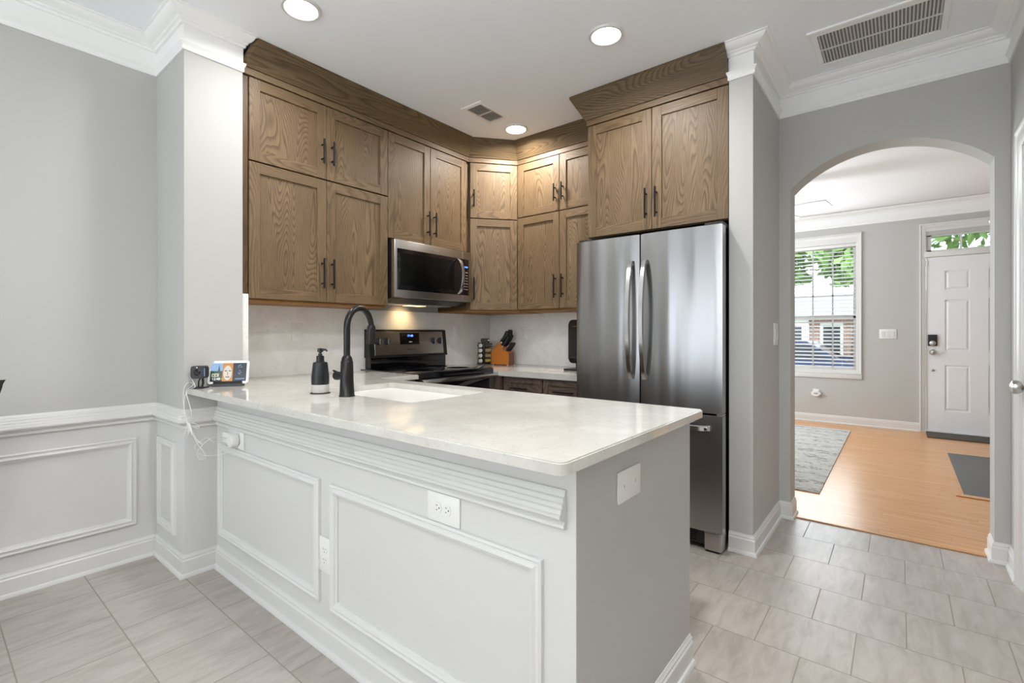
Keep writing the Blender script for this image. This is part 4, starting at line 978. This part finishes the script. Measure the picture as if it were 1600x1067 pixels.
# knife block
KXc, KYc = -2.775, 3.325
TK = Matrix.Translation((KXc, KYc, KT)) @ Matrix.Rotation(radians(12), 4, 'Z') @ Matrix.Scale(1.1, 4)
KB = root('knife_block', 'slanted orange-brown wooden knife block beside the spice rack', 'knife block', (KXc, KYc, KT))
prof = [(-.105, .006), (.055, .006), (.055, .098), (-.005, .115), (-.045, .170), (-.105, .095)]
prof = [(-.085, .006), (.075, .006), (.075, .105), (.022, .118), (-.012, .195), (-.085, .105)]
g = G(); g.prism(prof, 'y', -.048, .048, mi=0, bev=.002)
g.xf(TK); part('block', g, ['blockwood'], KB, smooth=None)
g = G(); g.box(.0752, .0765, -.046, .046, .009, .100); g.xf(TK); part('end_face', g, 'blockend', KB, smooth=None, label='darker red-brown end face')
g = G()
for x in (-.07, .06):
    for y in (-.036, .036): g.lathe([(0, 0), (.007, 0), (.007, .006), (0, .006)], c=(x, y, 0), n=12)
g.xf(TK); part('feet', g, 'plastic', KB)
kd = Vector((.57, 0, .82)).normalized()
def knife(base, ln, w, label, tilt=0, big=1):
    b0 = TK @ Vector(base); r = root('kitchen_knife', label, 'knife', tuple(b0), 0, 'black-handled knives in the wooden block')
    d = Vector((kd.x, tilt, kd.z)).normalized(); p = Vector(base); s = Vector((0, 1, 0)); n = d.cross(s).normalized()
    rs = []
    for t, a in ((0, .8), (.1, .95), (.35, .85), (.6, 1.0), (.85, 1.05), (.97, .9), (1, .5)):
        c = p + d * (ln * t) + n * (.004 * sin(t * pi) * -1)
        rs.append([tuple(c + s * (w * .5 * cos(q_)) + n * (w * .85 * a * sin(q_))) for q_ in [2 * pi * k / 12 for k in range(12)]])
    g = G(); g.rings(rs); g.xf(TK); h = part('handle', g, 'blackpl', r, smooth=50)
    g = G()
    c0 = p - d * .014
    g.rings([[tuple(c + s * (w * .3 * x) + n * (w * .8 * y)) for x, y in ((-1, -1), (1, -1), (1, 1), (-1, 1))] for c in (c0, p + d * .002)]); g.xf(TK); part('bolster', g, 'chrome', r, smooth=None)
rows_ = [('back', (-.010, .184), .115, .017), ('middle', (.004, .152), .105, .016)]
names_ = ['near', 'centre', 'far']
for rn, (bx, bz), ln, w in rows_:
    for j, y in enumerate((-.030, 0, .030)):
        knife((bx + .006, y, bz + .006), ln - .012 * (j == 0), w, 'large black-handled knife, %s one in the %s row of the block' % (names_[j], rn), tilt=(y * .8))
for j in range(6):
    y = -.038 + j * .0152
    knife((.046, y, .118), .078, .0095, 'slim black-handled steak knife, number %s from the near side of the front row' % ['one', 'two', 'three', 'four', 'five', 'six'][j])
# shears
r = root('kitchen_shears', 'black-handled kitchen shears standing highest in the knife block', 'shears', tuple(TK @ Vector((-.03, .0, .175))), 0)
for s_ in (-1, 1):
    g = G(); c = Vector((.050, s_ * .017, .245)); g.tube([tuple(c + Vector((.018 * cos(t) * .6 + .012 * sin(t), s_ * .004 + .013 * cos(t), .022 * sin(t)))) for t in [2 * pi * k / 18 for k in range(18)]], .0045, 8, closed=True)
    g.tube([(.004, s_ * .004, .180), (.035, s_ * .010, .226)], .006, 8); g.xf(TK); part('grip', g, 'blackpl', r, smooth=60)
# partly hidden appliance next to the fridge
r = root('countertop_appliance', 'tall rounded black kitchen appliance half hidden behind the refrigerator', 'appliance', (-1.85, 3.22, KT))
ax0, ay = -1.992, 3.17
g = G(); g.prism([(x, z) for x, z in rrect(ax0, ax0 + .22, KT + .055, KT + .388, .035)], 'y', ay, ay + .14, bev=.006); part('housing', g, 'blackgl', r)
g = G(); g.box(ax0 - .012, ax0 + .20, ay - .05, ay + .13, KT, KT + .014, .005); g.box(ax0 + .05, ax0 + .17, ay + .03, ay + .11, KT + .014, KT + .060); part('base', g, 'blackpl', r)
g = G(); g.box(ax0 + .04, ax0 + .18, ay - .002, ay + .001, KT + .335, KT + .339); part('accent_line', g, 'copper', r)

# ------------------------------------------------------------------ ceiling fittings
def downlight(x, y, label, power, col=(1, .93, .84)):
    r = root('recessed_light', label, 'ceiling light', (x, y, ZC - .012), 0, 'round recessed ceiling lights')
    g = G(); g.lathe([(.072, .0115), (.074, .003), (.078, 0), (.088, .002), (.092, .0115)], c=(x, y, ZC - .012), n=40); part('trim_ring', g, 'white', r, smooth=50)
    g = G(); g.lathe([(0, 0), (.073, 0), (.073, .004), (0, .004)], c=(x, y, ZC - .0065), n=40); part('lens', g, 'led', r, smooth=50)
    area('recessed_lamp', (x, y, ZC - .016), (0, 0, 0), .13, .13, power, col, 'DISK', radians(165))
downlight(-2.232, 1.165, 'round recessed ceiling light at top edge above the sink', 8.5, (.99, .985, .98))
downlight(-1.192, 2.265, 'round recessed ceiling light in front of the refrigerator cabinet', 11.5, (.99, .985, .98))
downlight(-2.275, 2.878, 'round recessed ceiling light near the diagonal corner cabinets', 15, (1, .955, .89))
downlight(-.25, -.55, 'unseen recessed ceiling light added behind the viewer, right', 8, (.98, .99, 1))  # added out of view as extra light for the room
downlight(-.35, .85, 'unseen recessed ceiling light added above the viewer', 19, (.98, .99, 1))  # added out of view to brighten pillar front and arch wall
r = root('supply_vent', 'small rectangular white air supply register on the kitchen ceiling', 'ceiling vent', (-2.276, 2.53, ZC - .006))
g = G(); g.frame((0, 0, 0), (0, 1, 0), (1, 0, 0), 2.380, 2.682, -.094, .094, [(0, .0), (.0, .004), (.012, .008), (.030, .008), (.030, 0)])
g.xf(Matrix.Translation((-2.276, 0, ZC)) @ Matrix.Rotation(radians(90), 4, 'Y')); part('frame', g, 'white_lit', r, smooth=25)
g = G(); g.box(-2.345, -2.207, 2.405, 2.658, ZC - .002, ZC - .0005); part('cavity', g, 'cavity', r)
g = G()
for i in range(9): x = -2.336 + i * .0155; g.prism([(x, ZC - .002), (x + .003, ZC - .002), (x + .008, ZC - .009), (x + .005, ZC - .009)], 'y', 2.408, 2.655)
g.box(-2.345, -2.207, 2.528, 2.535, ZC - .011, ZC - .002); part('louvers', g, 'grille', r, smooth=None)
r = root('return_vent', 'large white return air grille on the ceiling in front of the arch', 'ceiling vent', (-.09, 3.12, ZC - .01))
vx0, vx1, vy0, vy1 = -.365, .192, 2.935, 3.318
g = G(); vcx = (vx0 + vx1) / 2
g.frame((0, 0, 0), (0, 1, 0), (1, 0, 0), vy0, vy1, vx0 - vcx, vx1 - vcx, [(0, .001), (0, .006), (.004, .009), (.024, .009), (.028, .006), (.028, .001)])
g.xf(Matrix.Translation((vcx, 0, ZC)) @ Matrix.Rotation(radians(90), 4, 'Y'))
g.box(vx0 - .012, vx1 + .01, vy0 - .030, vy0 - .004, ZC - .012, ZC - .001, .002); part('frame', g, 'white_lit', r, smooth=25)
g = G(); g.box(vx0 + .02, vx1 - .02, vy0 + .02, vy1 - .02, ZC - .002, ZC - .0005); part('filter', g, 'filter', r)
g = G(); n = 34
for i in range(n):
    x = vx0 + .034 + i * (vx1 - vx0 - .07) / (n - 1); g.prism([(x - .002, ZC - .0025), (x + .001, ZC - .0025), (x + .005, ZC - .007), (x + .002, ZC - .007)], 'y', vy0 + .026, vy1 - .026)
g.box(vx0 + .028, vx1 - .028, (vy0 + vy1) / 2 - .004, (vy0 + vy1) / 2 + .004, ZC - .0085, ZC - .003); part('louvers', g, 'grille', r, smooth=None)

r = root('added_floor_lamp', 'unseen black torchiere floor lamp added behind the viewer to light the ceiling', 'floor lamp', (.16, -1.45, 0))  # unseen uplight, added to brighten the ceiling
g = G(); g.lathe([(0, 0), (.14, 0), (.14, .015), (.012, .03), (.012, 1.70), (0, 1.70)], c=(.16, -1.45, 0), n=24); part('stand', g, 'black', r)
g = G(); g.lathe([(.02, 0), (.09, .03), (.19, .12), (.185, .12), (.085, .035), (.02, .008)], c=(.16, -1.45, 1.70), n=32); part('lamp_shade', g, 'black', r)
r = root('added_pendant', 'unseen pendant added over the dining area behind the viewer for light', 'pendant light', (-1.25, -1.6, 2.05))  # unseen fitting around the added pendant bulb
g = G(); g.lathe([(0, 0), (.006, 0), (.006, .50), (.06, .51), (.06, .535), (0, .536)], c=(-1.25, -1.6, 2.2), n=16); part('stem', g, 'black', r)
g = G(); g.lathe([(.02, 0), (.16, .03), (.165, .035), (.03, .15), (0, .15)], c=(-1.25, -1.6, 2.19), n=28); part('cap', g, 'black', r)
# ------------------------------------------------------------------ living room things
r = root('ceiling_fan', 'white ceiling fan whose blade tips show at the left of the arch', 'ceiling fan', (-1.18, 5.70, 2.45))
fc = Vector((-1.18, 5.70, 2.44))
g = G(); g.lathe([(0, 0), (.05, .0), (.09, .03), (.10, .07), (.085, .11), (.02, .13), (.014, .14), (.014, .22), (.06, .25), (.065, .30), (0, .302)], c=(fc.x, fc.y, 2.44)); part('motor', g, 'fanw', r, smooth=45)
g = G(); g.lathe([(0, -.09), (.05, -.085), (.09, -.05), (.10, -.01), (.09, 0), (0, 0)], c=(fc.x, fc.y, 2.438)); part('light_bowl', g, 'plastic', r, smooth=45)
for k, a in enumerate((1, 69, 141, 213, 285)):
    t = radians(a); g = G()
    g.prism([(.10, -.02), (.20, -.06), (.70, -.105), (.80, -.100), (.86, .075), (.845, .09), (.72, .10), (.2, .055), (.10, .02)], 'z', -.004, .004, bev=.0015)
    g.xf(Matrix.Translation((fc.x, fc.y, 2.470)) @ Matrix.Rotation(t, 4, 'Z') @ Matrix.Rotation(radians(-9), 4, 'X') @ Matrix.Scale(.77, 4, (1, 0, 0))); part('blade', g, 'fanw', r, smooth=None)
g = G(); g.box(-3.0, -.457, 4.172, 7.08, .0025, .012, .003); solo('area_rug', g, 'rug', 'large distressed grey and white area rug on the living room floor', 'rug', (-1.7, 5.6, .0025))
g = G(); g.box(.368, 1.5, 4.79, 6.36, .0025, .010, .002); solo('floor_mat', g, 'rubber', 'plain dark grey floor mat at right on the hardwood, inside the arch', 'mat', (.9, 5.5, .0025))
g = G(); g.box(.318, 1.5, 4.735, 4.788, .0025, .012, .004); solo('wood_strip', g, 'planks', 'thin honey wood strip along the near edge of the dark grey mat', 'floor strip', (.9, 4.76, .0025))
g = G(); g.box(.245, 1.12, 7.19, 7.572, .0025, .016, .004); solo('door_mat', g, 'doormat', 'brown rectangular doormat at the foot of the front door', 'doormat', (.68, 7.4, .0025))
g = G(); g.box(A0, A1, 3.545, 3.565, 0, .008, .003); struct('trim_13', g, 'planks')
r = root('plug_in_freshener', 'small white oval plug-in device on the wall outlet below the window', 'plug-in device', (-.868, YD - .02, .38))
g = G(); g.box(-.905, -.832, YD - .006, YD - .0005, .355, .435, .002); part('outlet_plate', g, 'plastic', r)
g = G(); g.prism([(-.868 + .056 * cos(t), .378 + .036 * sin(t)) for t in [2 * pi * k / 28 for k in range(28)]], 'y', YD - .05, YD - .006, bev=.008); part('housing', g, 'plastic', r, smooth=60)
g = G(); g.prism([(-.868 + .028 * cos(t), .380 + .010 * sin(t)) for t in [2 * pi * k / 20 for k in range(20)]], 'y', YD - .052, YD - .0495); part('vent_slot', g, 'nickel', r)
r = root('hanging_lantern', 'small glass and nickel ceiling lantern peeking past the right arch edge', 'pendant light', (.665, 6.2, 2.15))
lx, ly = .735, 6.2
g = G(); g.lathe([(0, 0), (.006, 0), (.006, .42), (.05, .44), (.05, .46), (0, .46)], c=(lx, ly, 2.285), n=16); part('stem', g, 'nickel', r)
g = G(); g.lathe([(.1, .06), (.105, .055), (.06, .10), (.01, .12), (0, .12)], c=(lx, ly, 2.16), n=8); part('cap', g, 'nickel', r)
g = G(); g.lathe([(0, 0), (.055, 0), (.1, .16), (.098, .16), (.05, .004), (0, .004)], c=(lx, ly, 2.06), n=8); part('glass_shade', g, 'glass', r)

# ------------------------------------------------------------------ dining chair at the left edge
r = root('dining_chair', 'black dining chair at the left edge of the picture by the wainscot', 'chair', (-2.62, 0, 0))
TCh = Matrix.Identity(4)
g = G(); g.box(-2.70, -2.28, -.27, .12, .435, .47, .012); part('seat', g, 'blackpl', r)
g = G(); g.prism([(-.25, .47), (.10, .47), (.2155, .975), (.229, 1.0), (-.38, 1.0), (-.366, .975)], 'x', -2.745, -2.722, bev=.004); part('backrest', g, 'blackpl', r)
for x, y in ((-2.715, -.24), (-2.715, .09), (-2.31, -.24), (-2.31, .09)):
    g = G(); g.tube([(x, y, 0), (x, y, .44)], [.012, .017], 12); part('leg', g, 'darkwood', r)

# ------------------------------------------------------------------ outdoors
g = G(); g.box(-30, 30, 7.75, 60, -.6, -.35); struct('ground', g, 'grass')
g = G(); g.box(-30, 30, 12, 18, -.35, -.32); struct('street', g, 'asphalt')
def tree(x, y, h, R, label, n=1500):
    r = root('tree', label, 'tree', (x, y, -.35), 0, 'trees across the street')
    g = G(); g.tube([(x, y, -.35), (x + .1, y, h * .5), (x, y, h * .8)], [.22, .16, .06], 8); part('trunk', g, 'bark', r)
    g = G(); rn = random.Random(int(x * 31 + y * 7))
    cs = [Vector((x + rn.uniform(-R, R) * .6, y + rn.uniform(-R, R) * .6, h * .62 + rn.uniform(-.45, .5) * R * 1.3)) for _ in range(12)]
    for k in range(n):
        c = rn.choice(cs); v = Vector((rn.gauss(0, 1), rn.gauss(0, 1), rn.gauss(0, 1))).normalized() * R * .55 * rn.uniform(.5, 1)
        p = c + v; a = Vector((rn.gauss(0, 1), rn.gauss(0, 1), rn.gauss(0, 1))).normalized(); b_ = a.orthogonal().normalized(); s = rn.uniform(.10, .22)
        vs = [g.b.verts.new(p + q) for q in (a * s, b_ * s * .55, -a * s, -b_ * s * .55)]; g._f(vs)
    part('leaves', g, 'leaf', r, smooth=None)
tree(-3.1, 16, 5.2, 1.15, 'leafy green tree seen at the left through the blinds')
tree(-.8, 15, 5.4, 1.0, 'leafy green tree seen through the right upper window panes')
tree(2.2, 17.5, 6.5, 2.4, 'leafy green tree seen through the transom over the front door', 2600)
tree(6.6, 21, 7.5, 2.2, 'leafy green tree behind the transom at the far right')
r = root('house', 'brick house with white windows across the street, seen through blinds', 'house', (-3.5, 24, -.35))
g = G(); g.box(-3.0, 1.5, 24, 30, -.35, 1.9, mi=0); part('walls', g, 'brick', r, smooth=None)
g = G(); g.box(-9, -3.0, 23.8, 30, -.35, 1.9, mi=0); part('side_wing', g, 'siding', r, smooth=None)
g = G(); g.prism([(23.5, 1.9), (30.4, 1.9), (27, 3.0)], 'x', -9.4, 1.9); part('roof', g, 'roofing', r, smooth=None)
for x, fy_ in ((-6.2, 23.8), (-3.55, 23.8), (-2.2, 24), (-.4, 24)):
    g = G(); g.frame((0, fy_, 0), (1, 0, 0), (0, -1, 0), x - .4, x + .4, .2, 1.6, [(0, 0), (0, .06), (.1, .06), (.1, 0)]); f_ = part('window', g, 'white', r, smooth=None)
    g = G(); g.box(x - .33, x + .33, fy_ - .03, fy_ - .01, .28, 1.52); part('pane', g, 'carglass', f_, smooth=None)
g = G(); g.box(-7.9, -7.0, 23.7, 23.8, -.3, 1.5); part('door', g, 'white', r, smooth=None)
r = root('car', 'dark blue parked car beyond the lower window panes', 'car', (-2.1, 13.5, -.32))
g = G(); g.prism([(-4.3, -.1), (-.1, -.1), (-.05, .35), (-.5, .5), (-1.1, .55), (-1.7, 1.0), (-3.2, 1.02), (-3.9, .6), (-4.35, .5)], 'y', 13, 14.7, bev=.05); part('body', g, 'carblue', r)
g = G(); g.prism([(-3.75, .6), (-1.2, .57), (-1.72, .95), (-3.18, .97)], 'y', 12.985, 14.715); part('windows', g, 'carglass', r, smooth=None)
for x in (-3.5, -.95):
    for y in (13.0, 14.5):
        g = G(); g.lathe([(0, 0), (.32, 0), (.32, .2), (0, .2)], c=(x, y - .02, .0), ax='y', n=24); part('wheel', g, 'tire', r)
sun = bpy.data.lights.new('sun', 'SUN'); sun.energy = 2.2; sun.angle = radians(1); so = bpy.data.objects.new('sun', sun); COL.objects.link(so); so.rotation_euler = (radians(42), radians(25), 0)
